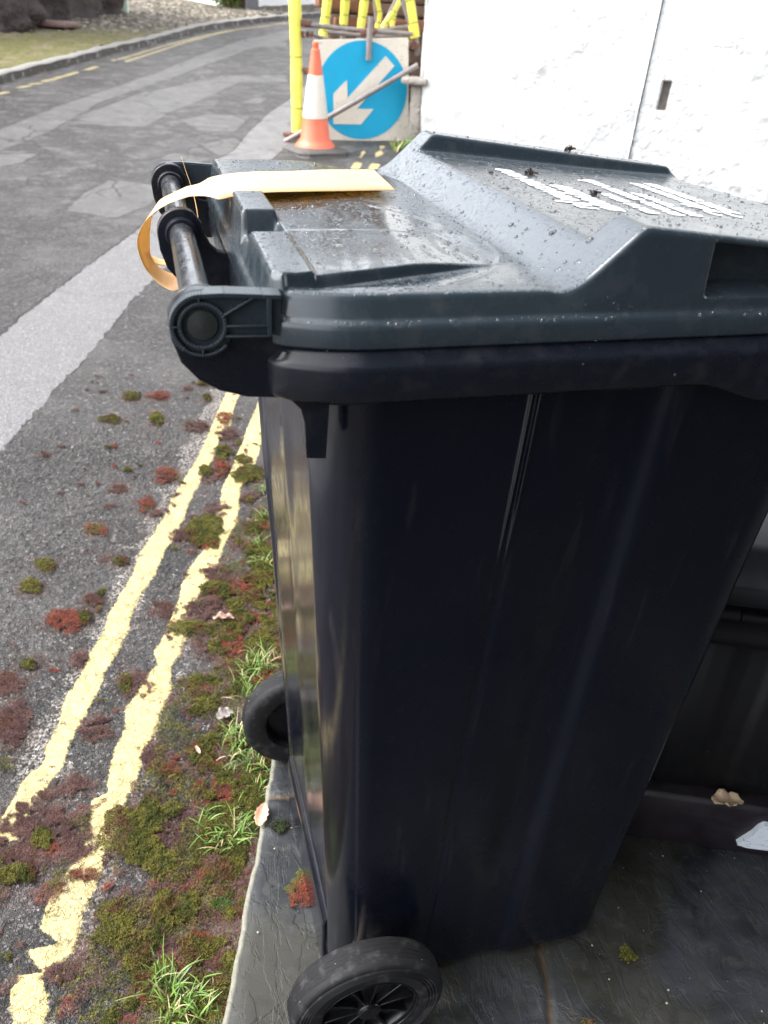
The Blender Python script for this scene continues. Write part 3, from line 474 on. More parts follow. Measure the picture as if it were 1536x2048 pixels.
def build_kerb():
    prof=[(-.09,-.004),(-.01,.0),(0,.004),(.003,.052),(.014,.066),(.10,.072),(.11,.03)]; V=[];m=len(prof)
    for i,(p,nl) in enumerate(zip(KB,NL)):
        for o,h in prof: q=p+nl*(o+.003*math.sin(i*1.7)); V.append((q[0],q[1],Gf(*q)+h+.004*math.sin(i*.9)))
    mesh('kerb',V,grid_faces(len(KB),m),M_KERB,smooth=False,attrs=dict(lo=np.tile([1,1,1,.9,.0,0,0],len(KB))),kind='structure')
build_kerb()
def mat_verge():
    m=M('mossy_cobbles'); gr=m.attr('gr'); f=m.vor(9,'F1','Color'); e=m.vor(9,'DISTANCE_TO_EDGE'); s2=m.n('ShaderNodeSeparateColor'); m.l(f,s2.inputs[0]); n=m.noise(14,5,.6); n3=m.noise(70,3)
    st=m.mix(s2.outputs[0],(.12,.105,.085),(.31,.275,.22)); st=m.mix(m.rng(e,.03,.10),(.07,.06,.045),st)
    gc=m.mix(n3,(.055,.062,.018),(.21,.19,.08)); gc=m.mix(m.rng(m.noise(5,4),.5,.65,0,.8),gc,(.19,.15,.10)); g=m.rng(m.math('ADD',gr,m.math('MULTIPLY',m.math('SUBTRACT',n,.5),1.2)),.45,.75)
    c=m.mix(g,st,gc); h=m.math('ADD',m.math('MULTIPLY',m.rng(e,0,.25),m.math('SUBTRACT',1,m.math('MULTIPLY',g,.7))),m.math('MULTIPLY',n3,.3)); return m.out(c,.8,m.bump(h,.03,1),spec=.25)
M_VERGE=mat_verge()
def build_verge():
    o=np.concatenate([np.arange(.095,1.6,.03),np.arange(1.6,5,.12),[6,9,15,30]]); n=len(KB)
    X=KB[:,0][:,None]+NL[:,0][:,None]*o[None]; Y=KB[:,1][:,None]+NL[:,1][:,None]*o[None]; L=np.linspace(0,1,n)[:,None]+0*X
    f1,f2,hh=worley(X*9,Y*9,3); Z=G(X,Y)+.055+.004*o[None]+.03*np.clip((f2-f1)*2,0,1)*(.4+.6*hh)+.06*(fbm(X*1.5,Y*1.5,3)-.5)
    gr=np.clip(1.15-(Y-8.3)*.20-(o[None]-.3)*.10,0,1)
    mesh('verge',np.stack([X,Y,Z],-1).reshape(-1,3),grid_faces(n,len(o)),M_VERGE,attrs=dict(gr=gr),kind='structure')
build_verge()
def vz(x,y):
    d=np.hypot(KB[:,0]-x,KB[:,1]-y).min(); return Gf(x,y)+.06+.004*d
# ---- gravity direction seen in the leaning posts and walls
gd=cf+cr*(632-768)/FPX-cu*(2950-1024)/FPX; gd/=np.linalg.norm(gd); UP=-gd; UP=(UP+np.array([0,0,1.]))/2; UP/=np.linalg.norm(UP)
# ---- white house on the right
def wall_grid(name,A,d,us,vs,disp,mat,parent,thick=.3,attrs=None,**k):
    A=np.array(A);d=np.array([d[0],d[1],0.]);d/=np.linalg.norm(d); nrm=np.array([d[1],-d[0],0]); 
    if nrm@(CP-A)<0: nrm=-nrm
    U,Vv=np.meshgrid(us,vs,indexing='ij'); dd=disp(U,Vv)
    P=A+d*U[...,None]+UP*Vv[...,None]+nrm*dd[...,None]
    n1,n2=U.shape; V=P.reshape(-1,3); F=grid_faces(n1,n2); 
    # close with back
    B=(A+d*U[...,None]+UP*Vv[...,None]-nrm*thick).reshape(-1,3); o=len(V); rim=[i*n2 for i in range(n1)]+[(n1-1)*n2+j for j in range(1,n2)]+[i*n2+n2-1 for i in range(n1-2,-1,-1)]+[j for j in range(n2-2,0,-1)]
    rim=np.array(rim); r2=np.roll(rim,-1); SF=np.stack([rim,r2,r2+o,rim+o],-1); c=np.array([[0,n2-1,n1*n2-1,(n1-1)*n2]])+o
    return mesh(name,np.concatenate([V,B]),np.concatenate([F,SF,c]),mat,parent,**k)
WA=np.array([2.0,5.67,.30]); WD=np.array([.8257,-.5641])
house=thing('white_house','white limewashed house wall with a slot vent and a straight seam, beside the scaffold','house',loc=tuple(WA))
u_seam=float((np.array(WALL[2][:2])-WA[:2])@WD)
u_seamb=float((np.array(WALL[3][:2])-WA[:2])@WD)
def d_left(U,V): return .03*(fbm(U*6,V*6,2)-.47)+.05*(fbm(U*1.3,V*1.3,6)-.47)-.03*sstep(.05,0,U+.03*fbm(V*6,V*0,4))
slot_u=[float((np.array(WALL[i][:2])-WA[:2])@WD) for i in(4,5,6,7)]; su0,su1=np.mean([slot_u[0],slot_u[3]])+.003,np.mean([slot_u[1],slot_u[2]])-.002; sv0,sv1=(WALL[7][2]-WA[2])/UP[2],(WALL[4][2]-WA[2])/UP[2]
def d_right(U,V):
    bulge=np.exp(-((U-u_seam-.9)**2)/.3)
    base=.09*(fbm(U*3.2,V*3.2,2)-.47)*sstep(u_seam+.2,u_seam+.6,U)+.022*(fbm(U*11,V*11,7)-.47)*sstep(u_seam+.15,u_seam+.5,U)+.006*(fbm(U*20,V*20,4)-.47)
    inslot=sstep(su0-.004,su0+.004,U)*sstep(su1+.004,su1-.004,U)*sstep(sv0-.005,sv0+.005,V)*sstep(sv1+.005,sv1-.005,V)
    return base*(1-inslot)-.05*inslot
us=np.linspace(0,(u_seam+u_seamb)/2-.006,110); vs=np.arange(-.6,4.2,.025)
wall_grid('wall',WA,WD,us,vs,d_left,M_WALLS,house)
us=np.unique(np.concatenate([np.arange((u_seam+u_seamb)/2+.004,6.5,.03),np.arange(su0-.03,su1+.03,.004)])); vs2=np.unique(np.concatenate([np.arange(-.6,4.2,.025),np.arange(sv0-.03,sv1+.03,.005)]))
wall_grid('wall',WA,WD,us,vs2,d_right,M_WALL,house)
m_=M('dark_recess'); m_.out(m_.mix(m_.noise(30,4),(.05,.045,.04),(.20,.17,.15)),.9); M_REC=m_.m
q=WA+np.array([WD[0],WD[1],0])*(su0+su1)/2+UP*(sv0+sv1)/2; 
Rw=Matrix.Rotation(math.atan2(WD[1],WD[0]),3,'Z')
Geo().box(q+np.array([-.5641,-.8257,0])*(-.045),(su1-su0-.002,.006,sv1-sv0-.004),R=Rw).obj('vent',M_REC,house)
# side wall along the road and a rough stone ledge at the corner
wall_grid('side_wall',WA+np.array([.012,.03,0]),RD,np.linspace(0,7,90),np.arange(-.6,4.2,.05),lambda U,V:.03*(fbm(U*5,V*5,2)-.47),M_WALL,house,thick=.25)
M_STONE=mat_wall('old_pale_stone',(.26,.23,.20),(.42,.39,.35),(.10,.085,.07),.9,scale=2)
Geo().box((1.975,5.70,.80),(.20,.16,.05),R=Rw,bev=.015).box((2.0,5.73,.55),(.09,.12,.46),R=Rw,bev=.02).obj('stone_ledge',M_STONE,house,bevel=.004)
# ---- dark stone wall on the far left verge
def mat_rock():
    m=M('dark_mossy_rock'); n=m.noise(3,6,.65,dist=.8); n2=m.noise(14,5,.6); c=m.mix(n,(.03,.026,.032),(.10,.075,.068)); c=m.mix(m.rng(n2,.55,.7,0,.7),c,(.055,.065,.03)); c=m.mix(m.rng(m.noise(6,4),.6,.72,0,.7),c,(.11,.08,.07)); return m.out(c,.8,m.bump(n2,.09,1),spec=.3)
M_ROCK=mat_rock()
def build_rock():
    B=resample([(-7,8.8),(-3.4,9.9)]+verge,150); hs_=np.arange(0,3.2,.06)
    t2=np.gradient(B,axis=0); t2/=np.hypot(t2[:,0],t2[:,1])[:,None]; nn=np.stack([t2[:,1],-t2[:,0]],1)
    U=np.linspace(0,9,150)[:,None]+0*hs_[None]; H=hs_[None]+0*U
    f1,f2,hh=worley(U*3.2,H*5,4); D=.16*np.clip((f2-f1)*2,0,1)*hh+.35*(fbm(U*1.5,H*2,3)-.5)-.10*H+.12
    D=D*sstep(0,.1,H+.3)
    endc=sstep(0,.5,(9-U)); 
    X=B[:,0][:,None]+nn[:,0][:,None]*D; Y=B[:,1][:,None]+nn[:,1][:,None]*D
    Z=np.array([vz(*p) for p in B])[:,None]-.15+H+.05*(fbm(U*2,H*0,5)-.5)
    V=np.stack([X,Y,Z],-1).reshape(-1,3); n1,n2=X.shape; F=grid_faces(n1,n2)
    # thickness behind
    Xb=B[:,0][:,None]-nn[:,0][:,None]*.7+0*H; Yb=B[:,1][:,None]-nn[:,1][:,None]*.7+0*H; VB=np.stack([Xb,Yb,Z],-1).reshape(-1,3); o=len(V)
    rim=np.array([i*n2 for i in range(n1)]+[(n1-1)*n2+j for j in range(1,n2)]+[i*n2+n2-1 for i in range(n1-2,-1,-1)]+[j for j in range(n2-2,0,-1)]); r2=np.roll(rim,-1)
    mesh('stone_wall',np.concatenate([V,VB]),np.concatenate([F,np.stack([rim,r2,r2+o,rim+o],-1)]),M_ROCK,label='dark mossy rubble stone wall on the verge across the road',category='wall')
build_rock()
# flat slab of brown slate on the verge, foot of the wall
M_BRST=plain('brown_slate',(.16,.10,.09),.6,20,.4,.004)
Geo().box((-.93,11.0,vz(-.93,11.0)+.05),(.55,.30,.07),R=Matrix.Rotation(-.5,3,'Z'),bev=.02).obj('stone_block',M_BRST,None,bevel=.006,label='flat brown stone lying at the foot of the dark stone wall',category='stone')
# green gate, white building, hedge, grey post
M_GRN=plain('pale_green_paint',(.50,.60,.50),.5,10,.12)
def gate():
    a=np.array(gdoor[0]);b=np.array(gdoor[1]); c=(a+b)/2; z0=vz(*c); r=thing('plank_gate','pale green plank gate between the dark stone wall and the cobbled yard','gate',(c[0],c[1],z0)); d=(b-a)/np.hypot(*(b-a)); 
    a=a-d*.16; L=np.hypot(*(b-a)); R=Matrix.Rotation(math.atan2(d[1],d[0]),3,'Z'); n=5
    for k in range(n):
        p=a+d*L*(k+.5)/n; Geo().box((p[0],p[1],z0+.9),(L/n-.008,.03,1.8),R=R).obj('plank',M_GRN,r,bevel=.004)
    p=(a+b)/2
    for hz in(.25,1.5): Geo().box((p[0],p[1],z0+hz),(L,.05,.09),R=R).obj('rail',M_GRN,r)
gate()
def build_bld():
    a=np.array(bld[0]);b=np.array(bld[1]); d=(b-a)/np.hypot(*(b-a)); n=np.array([-d[1],d[0]]); r=thing('white_cottage','plain white rendered cottage beyond the cobbles across the road','house',(b[0],b[1],vz(*b)))
    if n@(b-CP[:2])<0: n=-n
    a0=b-d*5; c=(a0+b)/2+n*2; R=Matrix.Rotation(math.atan2(d[1],d[0]),3,'Z'); z0=Gf(*b)-.1
    Geo().box((c[0],c[1],z0+1.2),(5,4,2.6),R=R).obj('wall',M_WALLS,r,bevel=.02)
    g=Geo(); p=(a0+b)/2-n*.012; g.box((p[0],p[1],z0+.55),(5.02,.04,.35),R=R).obj('plinth',M_STONE,r)
    e=c; rf=Geo(); hx,hy=2.75,2.3; V=[Vector((sx*hx,sy*hy,0)) for sx in(-1,1) for sy in(-1,1)]+[Vector((-hx,0,.9)),Vector((hx,0,.9))]; V=[R@v+Vector((e[0],e[1],z0+2.5)) for v in V]
    rf.add(V,[(0,2,5,4),(1,4,5,3),(0,4,1),(2,3,5),(0,1,3,2)]).obj('roof',plain('slate_roof',(.08,.085,.1),.5,8,.3,.01),r)
build_bld()
def hedge_obj(pts,h,th,label,n,seed,cols):
    g=np.random.default_rng(seed); P=resample(pts,40); idx=g.integers(0,39,n); f=g.random(n)[:,None]; base=P[idx]*(1-f)+P[idx+1]*f
    hh=g.random(n)**.8*h; w_=(g.random(n)-.5)*th; base=base+np.stack([w_*.8,w_*.6],1); zz=np.array([Gf(*b) for b in base])+hh+.06*g.standard_normal(n)
    lump=fbm(base[:,0]*4,zz*4,seed)-.5; base+=lump[:,None]*.25
    C=np.stack([base[:,0],base[:,1],zz],1); a=g.standard_normal((n,3));a/=np.linalg.norm(a,axis=1)[:,None]; b=g.standard_normal((n,3)); b-=a*(a*b).sum(1)[:,None]; b/=np.linalg.norm(b,axis=1)[:,None]; s=.02+.025*g.random((n,1))
    V=np.stack([C-a*s,C+b*s*.5,C+a*s,C-b*s*.5],1).reshape(-1,3); F=np.arange(n*4).reshape(-1,4); t=g.random((n,1)); c=np.array(cols[0])*(1-t)+np.array(cols[1])*t; c=np.repeat(c,4,0)
    r=thing('hedge',label,'hedge',(float(P[20][0]),float(P[20][1]),Gf(*P[20])))
    mesh('foliage',V,F,M_GRASS,r,smooth=False,cols=c); gg=Geo()
    for k in range(2,38,5): gg.tube([(P[k][0],P[k][1],Gf(*P[k])-.1),(P[k][0]+.03,P[k][1],Gf(*P[k])+h*.5),(P[k][0]+.02,P[k][1],Gf(*P[k])+h*.9)],.02,6)
    gg.obj('stem',M_RUST,r)
hedge_obj([(1.42,14.95),(1.62,14.95),(1.80,15.0)],1.6,.35,'small clipped green hedge beside the white cottage',9000,3,((.04,.07,.015),(.16,.20,.05)))
hedge_obj([(1.9,15.9),(3.2,17.4),(5.2,18.9)],1.5,.6,'long dark hedge at the far bend of the road',16000,5,((.03,.04,.02),(.12,.13,.07)))
p=gpost[0]; g=Geo(); g.box((p[0],p[1],Gf(*p)+1.2),(.20,.20,2.8),bev=.02); g.obj('gate_post',plain('dark_grey_post',(.12,.12,.14),.5,10,.2),None,bevel=.006,label='dark grey square post between the two hedges',category='post')

# unseen dark house front added behind the viewpoint; it shades the slate and is what the bin's side mirrors
hb=thing('added_stone_house','unseen dark house front and porch, added to shade the slate and bin side','house',(1.2,-2.0,0))
M_DST=mat_wall('added_house_dark_stone',(.02,.02,.024),(.045,.043,.045),(.06,.06,.055),.4,.03)
g=Geo(); g.box((1.75,-2.15,1.9),(4.1,.4,4.2)).obj('wall',M_DST,hb)  # added unseen house front, shades the slate and bin side
g=Geo(); g.box((2.2,-1.15,2.25),(4.0,1.7,.08)).obj('added_shade_roof',M_DST,hb,bevel=.01)  # unseen roof, added to darken the paving and the bin's near side
g=Geo(); g.box((1.3,-1.93,1.0),(.9,.06,2.05)).obj('added_door',M_GRN,hb,bevel=.01) if False else None
# ================================================================ the wheelie bin
BIN=thing('wheelie_bin','large wet dark grey wheelie bin with peach tag on its handle, filling the foreground','wheelie bin',(.32,0,0))
def rrect(x0,x1,wd,rr,rf,bow=0,step=.005):
    """closed plan outline, counter-clockwise from rear-near; returns list (x,y)"""
    P=[]
    def seg(a,b):
        n=max(2,int(math.hypot(b[0]-a[0],b[1]-a[1])/step)); return [(a[0]+(b[0]-a[0])*i/n,a[1]+(b[1]-a[1])*i/n) for i in range(n)]
    def ar(cx,cy,r,a0,a1):
        n=max(4,int(abs(a1-a0)*math.pi/180*r/step*1.6)); return [(cx+r*math.cos(math.radians(a0+(a1-a0)*i/n)),cy+r*math.sin(math.radians(a0+(a1-a0)*i/n))) for i in range(n)]
    P+=seg((x0+rr,-wd),(x1-rf,-wd)); P+=ar(x1-rf,-wd+rf,rf,-90,0); P+=seg((x1,-wd+rf),(x1,wd-rf)); P+=ar(x1-rf,wd-rf,rf,0,90)
    P+=seg((x1-rf,wd),(x0+rr,wd)); P+=ar(x0+rr,wd-rr,rr,90,180); P+=seg((x0,wd-rr),(x0,-wd+rr)); P+=ar(x0+rr,-wd+rr,rr,180,270)
    A=np.array(P)
    if bow: A[:,0]+=bow*(1-(A[:,1]/wd)**2)*sstep(x1-rf-.05,x1,A[:,0])
    return A
def normals2(A):
    t=np.roll(A,-1,0)-np.roll(A,1,0); t/=np.linalg.norm(t,axis=1)[:,None]+1e-12; return np.stack([t[:,1],-t[:,0]],1)  # outward for ccw
def loft(name,rings,mat,parent,cap0=False,cap1=False,**k):
    n=len(rings[0]); V=np.concatenate(rings); m=len(rings); F=[]
    i=np.arange(n); i2=(i+1)%n
    for j in range(m-1): F.append(np.stack([j*n+i,j*n+i2,(j+1)*n+i2,(j+1)*n+i],-1))
    F=np.concatenate(F).tolist()
    if cap0: F.append(list(range(n-1,-1,-1)))
    if cap1: F.append(list(range((m-1)*n,m*n)))
    return mesh(name,V,F,mat,parent,**k)
# ---- body
base=rrect(0,1,1,.1,.1)       # only used for counts
def body_ring(z):
    f=z/.95; x0=.124-.046*f; x1=.548+.02*f+.06*sstep(.82,.95,z); wd=.190+.062*f
    A=rrect(x0,x1,wd,.055,.065,step=.004)
    return A,x0,x1,wd
N0=None; rings=[]
zs=np.concatenate([[.012,.014,.018,.026,.04],np.linspace(.06,.955,110)])
for z in zs:
    A,x0,x1,wd=body_ring(z)
    # resample to constant count keeping proportions
    if N0 is None: N0=760
    d=np.concatenate([[0],np.cumsum(np.linalg.norm(np.diff(np.vstack([A,A[:1]]),axis=0),axis=1))]); B=np.vstack([A,A[:1]])
    # keep breakpoints fixed by parametrising each side separately
    r,rf=.055,.065; L=[x1-rf-x0-r,rf*math.pi/2,2*(wd-rf),rf*math.pi/2,x1-rf-x0-r,r*math.pi/2,2*(wd-r),r*math.pi/2]; cnt=[190,36,70,36,190,40,158,40]
    u=[];acc=0; sc=d[-1]/sum(L)
    for l,c in zip(L,cnt): u+=list(acc+np.arange(c)/c*l); acc+=l
    u=np.array(u)*sc; k1=cnt[0]; a_=.236-(x0+r); b_=.268-(x0+r); lo_=np.linspace(0,a_,56,endpoint=False); md=np.linspace(a_,b_,70,endpoint=False); hi_=np.linspace(b_,L[0],64,endpoint=False); u[:k1]=np.concatenate([lo_,md,hi_])*sc; Q=np.stack([np.interp(u,d,B[:,0]),np.interp(u,d,B[:,1])],1); Nn=normals2(Q)
    off=np.zeros(len(Q)); x=Q[:,0];y=Q[:,1]; near=(np.abs(np.abs(y)-wd)<.004)
    # sculpted side: twin bead, panel step, slight bulge
    xr=.250+.004*z/.95
    amp=.0036*sstep(.72,.86,z)
    off+=near*amp*(np.exp(-((x-xr+.0035)/.0014)**2)+np.exp(-((x-xr-.0035)/.0014)**2))
    off+=near*(-.0022)*np.exp(-((x-xr)/.006)**2)*sstep(.80,.65,z)
    off+=near*(.0095*sstep(.362,.386,x))-near*.004*np.exp(-((x-.335)/.022)**2)
    off+=near*.003*np.sin(np.clip((x-.12)/.24,0,1)*math.pi)
    # rear face panels
    rear=(x<x0+.004)
    off-=rear*.006*sstep(wd*.82,wd*.74,np.abs(y))*sstep(.05,.12,z)
    off+=rear*.002*np.exp(-((y+.02)/.03)**2)*sstep(.1,.2,z)
    if z<.03: off-= (.03-z)**2/.03*.8
    # slight moulding unevenness
    off+=.0008*np.sin(x*31+z*9)*np.sin(z*17+y*13)
    Q=Q+Nn*off[:,None]; rings.append(np.column_stack([Q,np.full(len(Q),z)]))
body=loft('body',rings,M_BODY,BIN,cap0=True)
# moulded numerals low relief on the side
def digits(txt,ox,oz,h,y,mat,parent):
    seg={'2':'abged','8':'abcdefg','5':'afgcd','6':'afgedc','1':'bc','4':'fgbc','0':'abcdef','3':'abgcd','/':'/'}
    g=Geo(); x=ox
    for ch in txt:
        w_=h*.55; pts={'a':((0,1),(1,1)),'b':((1,1),(1,.5)),'c':((1,.5),(1,0)),'d':((0,0),(1,0)),'e':((0,0),(0,.5)),'f':((0,.5),(0,1)),'g':((0,.5),(1,.5)),'/':((0,0),(1,1))}
        for s_ in seg[ch]:
            (a,b),(c,d)=pts[s_]; g.ribbonY([(x+a*w_,oz+b*h),(x+c*w_,oz+d*h)],.0011,y-.0006,y+.0015)
        x+=h*.85
    return g.obj('moulded_number',mat,parent)
# ---- rim
def off_ring(A,Nn,o,z): Q=A-Nn*np.asarray(o).reshape(-1,1); return np.column_stack([Q,np.full(len(Q),z) if np.isscalar(z) else z])
RA=rrect(.041,.695,.2862,.016,.09,bow=.03,step=.005); RA[:,1]*=1-.076*(1-np.clip((RA[:,0]-.041)/.075,0,1))**2; RNn=normals2(RA)
drop=lambda x: .018*sstep(.372,.45,x)
zb=.946-drop(RA[:,0])
rr=[off_ring(RA,RNn,.040,.950),off_ring(RA,RNn,.038,.980),off_ring(RA,RNn,.034,.9838),off_ring(RA,RNn,.0115,.9832),off_ring(RA,RNn,.0092,.9812),off_ring(RA,RNn,.0034,.9750),off_ring(RA,RNn,.0016,.9738),off_ring(RA,RNn,.0004,.9720),off_ring(RA,RNn,0,.969),off_ring(RA,RNn,.0005,zb+.012),off_ring(RA,RNn,.001,zb+.002),off_ring(RA,RNn,.0025,zb),off_ring(RA,RNn,.005,zb+.001),off_ring(RA,RNn,.006,zb+.006),off_ring(RA,RNn,.03,.947),off_ring(RA,RNn,.036,.93)]
rim=loft('rim',rr,M_RIMP,body)
# ---- lid: sculpted height field with rolled edges
LX0,LX1,LW=.052,.688,.2655
Rr,Rf=.010,.085
def lidW(x):
    a=np.clip((LX0+Rr-x)/Rr,0,1); b=np.clip((x-(LX1-Rf))/Rf,0,1)
    return LW*(-.076*(1-np.clip((x-.045)/.072,0,1))**2)+LW-Rr*(1-np.sqrt(np.clip(1-a*a,0,1)))-Rf*(1-np.sqrt(np.clip(1-b*b,0,1)))
def smin(a,b,k): h=np.clip(.5+.5*(b-a)/k,0,1); return b*(1-h)+a*h-k*h*(1-h)
def H(x,y):
    z=1.0165+0*x
    z=z+.003*sstep(.246,.252,np.abs(y))*sstep(.26,.24,x)
    yn=-.246+.34*(x-.077)
    fade=sstep(.255,.15,x)
    z=z+.0090*fade*sstep(yn,yn+.003,y)
    yf=.034+.46*(x-.077); z=z+.0052*sstep(yf-.003,yf+.001,y)*sstep(.245,.14,x)
    z=z-.0085*sstep(.225,.229,y)*sstep(.28,.18,x)
    # rear ledge, blocks and the notch between them
    z=z+.0032*sstep(.081,.077,x)*sstep(yn,yn+.003,y)*sstep(-.119,-.125,y)
    z=z-.0100*sstep(.079,.075,x)*sstep(-.125,-.119,y)*sstep(-.073,-.079,y)
    z=z+.0100*sstep(.080,.076,x)*sstep(-.079,-.074,y)*sstep(.012,.008,y)
    # faint raised ring at the end of the tray
    rad=np.hypot((x-.13)/1.0,(y+.12)/1.05); z=z+.0009*np.exp(-((rad-.125)/.0022)**2)*sstep(.17,.19,x)
    z=z+.0006*np.exp(-((y+.105)/.0015)**2)*sstep(.07,.09,x)*sstep(.20,.18,x)
    # ramp up to the front deck and its rails
    rp=1.0165+(x-.262)/.050*.047
    deck=1.0445-.075*(x-.30); rail=1.0635-.098*(x-.31)
    m=sstep(.222,.229,np.abs(y)); endr=sstep(.655,.635,x)
    top=deck+(rail-deck)*m*endr
    zz=smin(rp,top,.0060); z=np.where(x>.22,-smin(-z,-zz,.0045+.011*sstep(.19,.24,np.abs(y))),z)
    z=z-.020*sstep(.63,.72,x)
    return z
nx,ny=400,400
ux=np.unique(np.concatenate([LX0+(LX1-LX0)*(np.linspace(0,1,nx)),LX0+Rr*(1-np.cos(np.linspace(0,1,14)*math.pi/2))])); 
ux=LX0+ (ux-LX0)
v=np.linspace(-1,1,ny); X,Vv=np.meshgrid(ux,v,indexing='ij'); Y=Vv*lidW(X)
bowx=lambda x,y: x+.03*(1-(y/.28)**2)*sstep(LX1-Rf-.05,LX1,x)
Xw=bowx(X,Y); Z=H(X,Y)+.0006*(fbm(X*12,Y*12,2)-.5)
V=np.stack([Xw,Y,Z],-1).reshape(-1,3); n1,n2=X.shape; F=grid_faces(n1,n2)
rimidx=np.array([i*n2 for i in range(n1)]+[(n1-1)*n2+j for j in range(1,n2)]+[i*n2+n2-1 for i in range(n1-2,-1,-1)]+[j for j in range(n2-2,0,-1)])
E0=V[rimidx]; A2=E0[:,:2]; 
# smooth outward normals of the boundary
Nb=normals2(A2); 
for _ in range(3): Nb=(np.roll(Nb,1,0)+Nb*2+np.roll(Nb,-1,0)); Nb/=np.linalg.norm(Nb,axis=1)[:,None]
zt=E0[:,2]; prof=[]
xs_=A2[:,0]; nearside=(A2[:,1]<-.2)&(xs_>.2)
ring_list=[]
ring_list.append((.0020,zt-.0006)); ring_list.append((.0036,zt-.0022)); ring_list.append((.0043,zt-.005))
NV=22
for k in range(1,NV+1):
    f=k/NV; zz=(zt-.005)*(1-f)+1.0035*f; o=.0043+.0030*f
    pk=sstep(.372,.3745,xs_)*sstep(.52,.5175,xs_)*nearside*((zz>1.0125)&(zz<zt-.0055))
    ring_list.append((o-.040*pk,zz))
for o,z in ((.0085,1.0020),(.0105,1.0008),(.0118,.9990),(.0124,.9960),(.0128,.9850),(.0124,.9834),(.0105,.9827),(.002,.9845),(-.02,.9855)): ring_list.append((o+0*zt,z+0*zt))
VV=[V]; off=len(V); nR=len(rimidx); prev=rimidx.copy(); FF=[F]; 
for o,z in ring_list:
    P=np.column_stack([A2+Nb*np.asarray(o+0*zt)[:,None],z]); VV.append(P); cur=off+np.arange(nR); off+=nR
    FF.append(np.stack([prev,cur,np.roll(cur,-1),np.roll(prev,-1)],-1)); prev=cur
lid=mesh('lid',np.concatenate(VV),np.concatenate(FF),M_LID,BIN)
# grip pocket is darker inside only because it is deep
# ---- handle axis
HZ=1.0; YN,YF=-.262,.262
def circ(r,n=40,a0=0,a1=360,cx=0,cz=HZ): return arc(cx,cz,r,a0,a1,n)
# lid hinge ears: ribbed cast plates at both sides
M_CAP=plain('grey_end_cap',(.022,.026,.024),.35,120,.3)
def lid_ear(yo,sgn,parent):
    g=Geo(); ya,yb=(yo,yo+sgn*.0032); yr=yo-sgn*.0052
    lo=[(.046,1.0185)]; outline=arc(0,HZ,.0212,88,270,26)+arc(0,HZ,.0212,270,318,8)[1:]+[(.020,.9925),(.046,.9915),(.052,.990),(.052,1.018),(.046,1.0185)]
    y0,y1=sorted((yo-sgn*.0005,yo+sgn*.003)); g.prismY(outline[::-1],y0,y1)
    a,b=sorted((yr,yo+sgn*.002))
    g.ribbonY([(.052,1.0182),(.040,1.0188),(.015,1.0203)]+arc(0,HZ,.0200,88,232,26),.0030,a,yo+.012 if sgn>0 else b)
    g.ribbonY(arc(0,HZ,.0200,232,318,14),.0018,a,b); g.ribbonY(arc(0,HZ,.0148,0,360,41)[:-1],.0022,a,b,closed=True)
    g.ribbonY([(.0440,1.018),(.0440,.9915)],.0030,a,b); g.ribbonY([(.0145,.9925),(.0440,.9918)],.0014,a,b); g.ribbonY([(.0155,.9995),(.0440,.9990)],.0014,a,b); g.ribbonY([(.0135,1.0065),(.0335,1.0180)],.0014,a,b)
    for q in(95,180,268): g.ribbonY([(.0150*math.cos(math.radians(q)),HZ+.0150*math.sin(math.radians(q))),(.0196*math.cos(math.radians(q)),HZ+.0196*math.sin(math.radians(q)))],.0012,a,b)
    o=g.obj('hinge_ear',M_LIDDRY,parent,bevel=.0004)
    c=Geo(); s=-1 if sgn>0 else 1
    c.lathe([(0,s*.0042),(.004,s*.0040),(.0098,s*.0030),(.0106,s*.0020),(.0106,-s*.012),(0,-s*.012)],(0,yo,HZ),n=48,close=False); c.obj('end_cap',M_CAP,o,bevel=0,auto=.5)
lid_ear(YN,1,lid); lid_ear(YF,-1,lid)
# body hinge ears
def body_ear(y0,y1,parent,full=True):
    g=Geo()
    if full:
        poly=arc(0,HZ,.0218,100,190,14)+[(-.0200,.9875),(-.0145,.9745),(-.004,.9620),(.010,.9530),(.028,.9475),(.050,.9440),(.060,.9400),(.0665,.9330),(.0695,.922),(.0710,.8925),(.0860,.8910),(.088,.9450),(.10,.950),(.06,.985),(.046,.990),(.02,.9905)]+arc(0,HZ,.0218,330,359,6)+arc(0,HZ,.0218,20,95,10)
    else:
        poly=arc(0,HZ,.0218,60,190,20)+[(-.0205,.985),(-.015,.968),(-.004,.955),(.01,.946),(.03,.94),(.055,.938),(.085,.94),(.085,.9815),(.040,.9818),(.032,.9835),(.026,.989),(.0215,.998),(.0185,1.009)]
    g.prismY(poly[::-1],y0,y1)
    return g.obj('hinge_ear',M_RIMP,parent,bevel=.0010)
body_ear(YN+.004,YN+.014,body); body_ear(YF-.014,YF-.004,body); body_ear(-.0055,.0055,body,False)
body_ear(YN+.0145,YN+.019,body,False); body_ear(YF-.019,YF-.0145,body,False)
for yc,hw in((0,.014),(YN+.021,.006),(YF-.021,.006)):
    Geo().lathe([(.0112,-hw),(.0140,-hw),(.0150,-hw*.6),(.0150,hw*.6),(.0140,hw),(.0112,hw)],(0,yc,HZ),n=40).obj('collar',M_RIMP,body,auto=.5)
g=Geo(); g.lathe([(.0112,YN+.01),(.0113,-.14),(.0112,0),(.0113,.14),(.0112,YF-.01)],(0,0,HZ),n=48,close=False); g.obj('handle_bar',M_BAR,BIN,auto=.5)
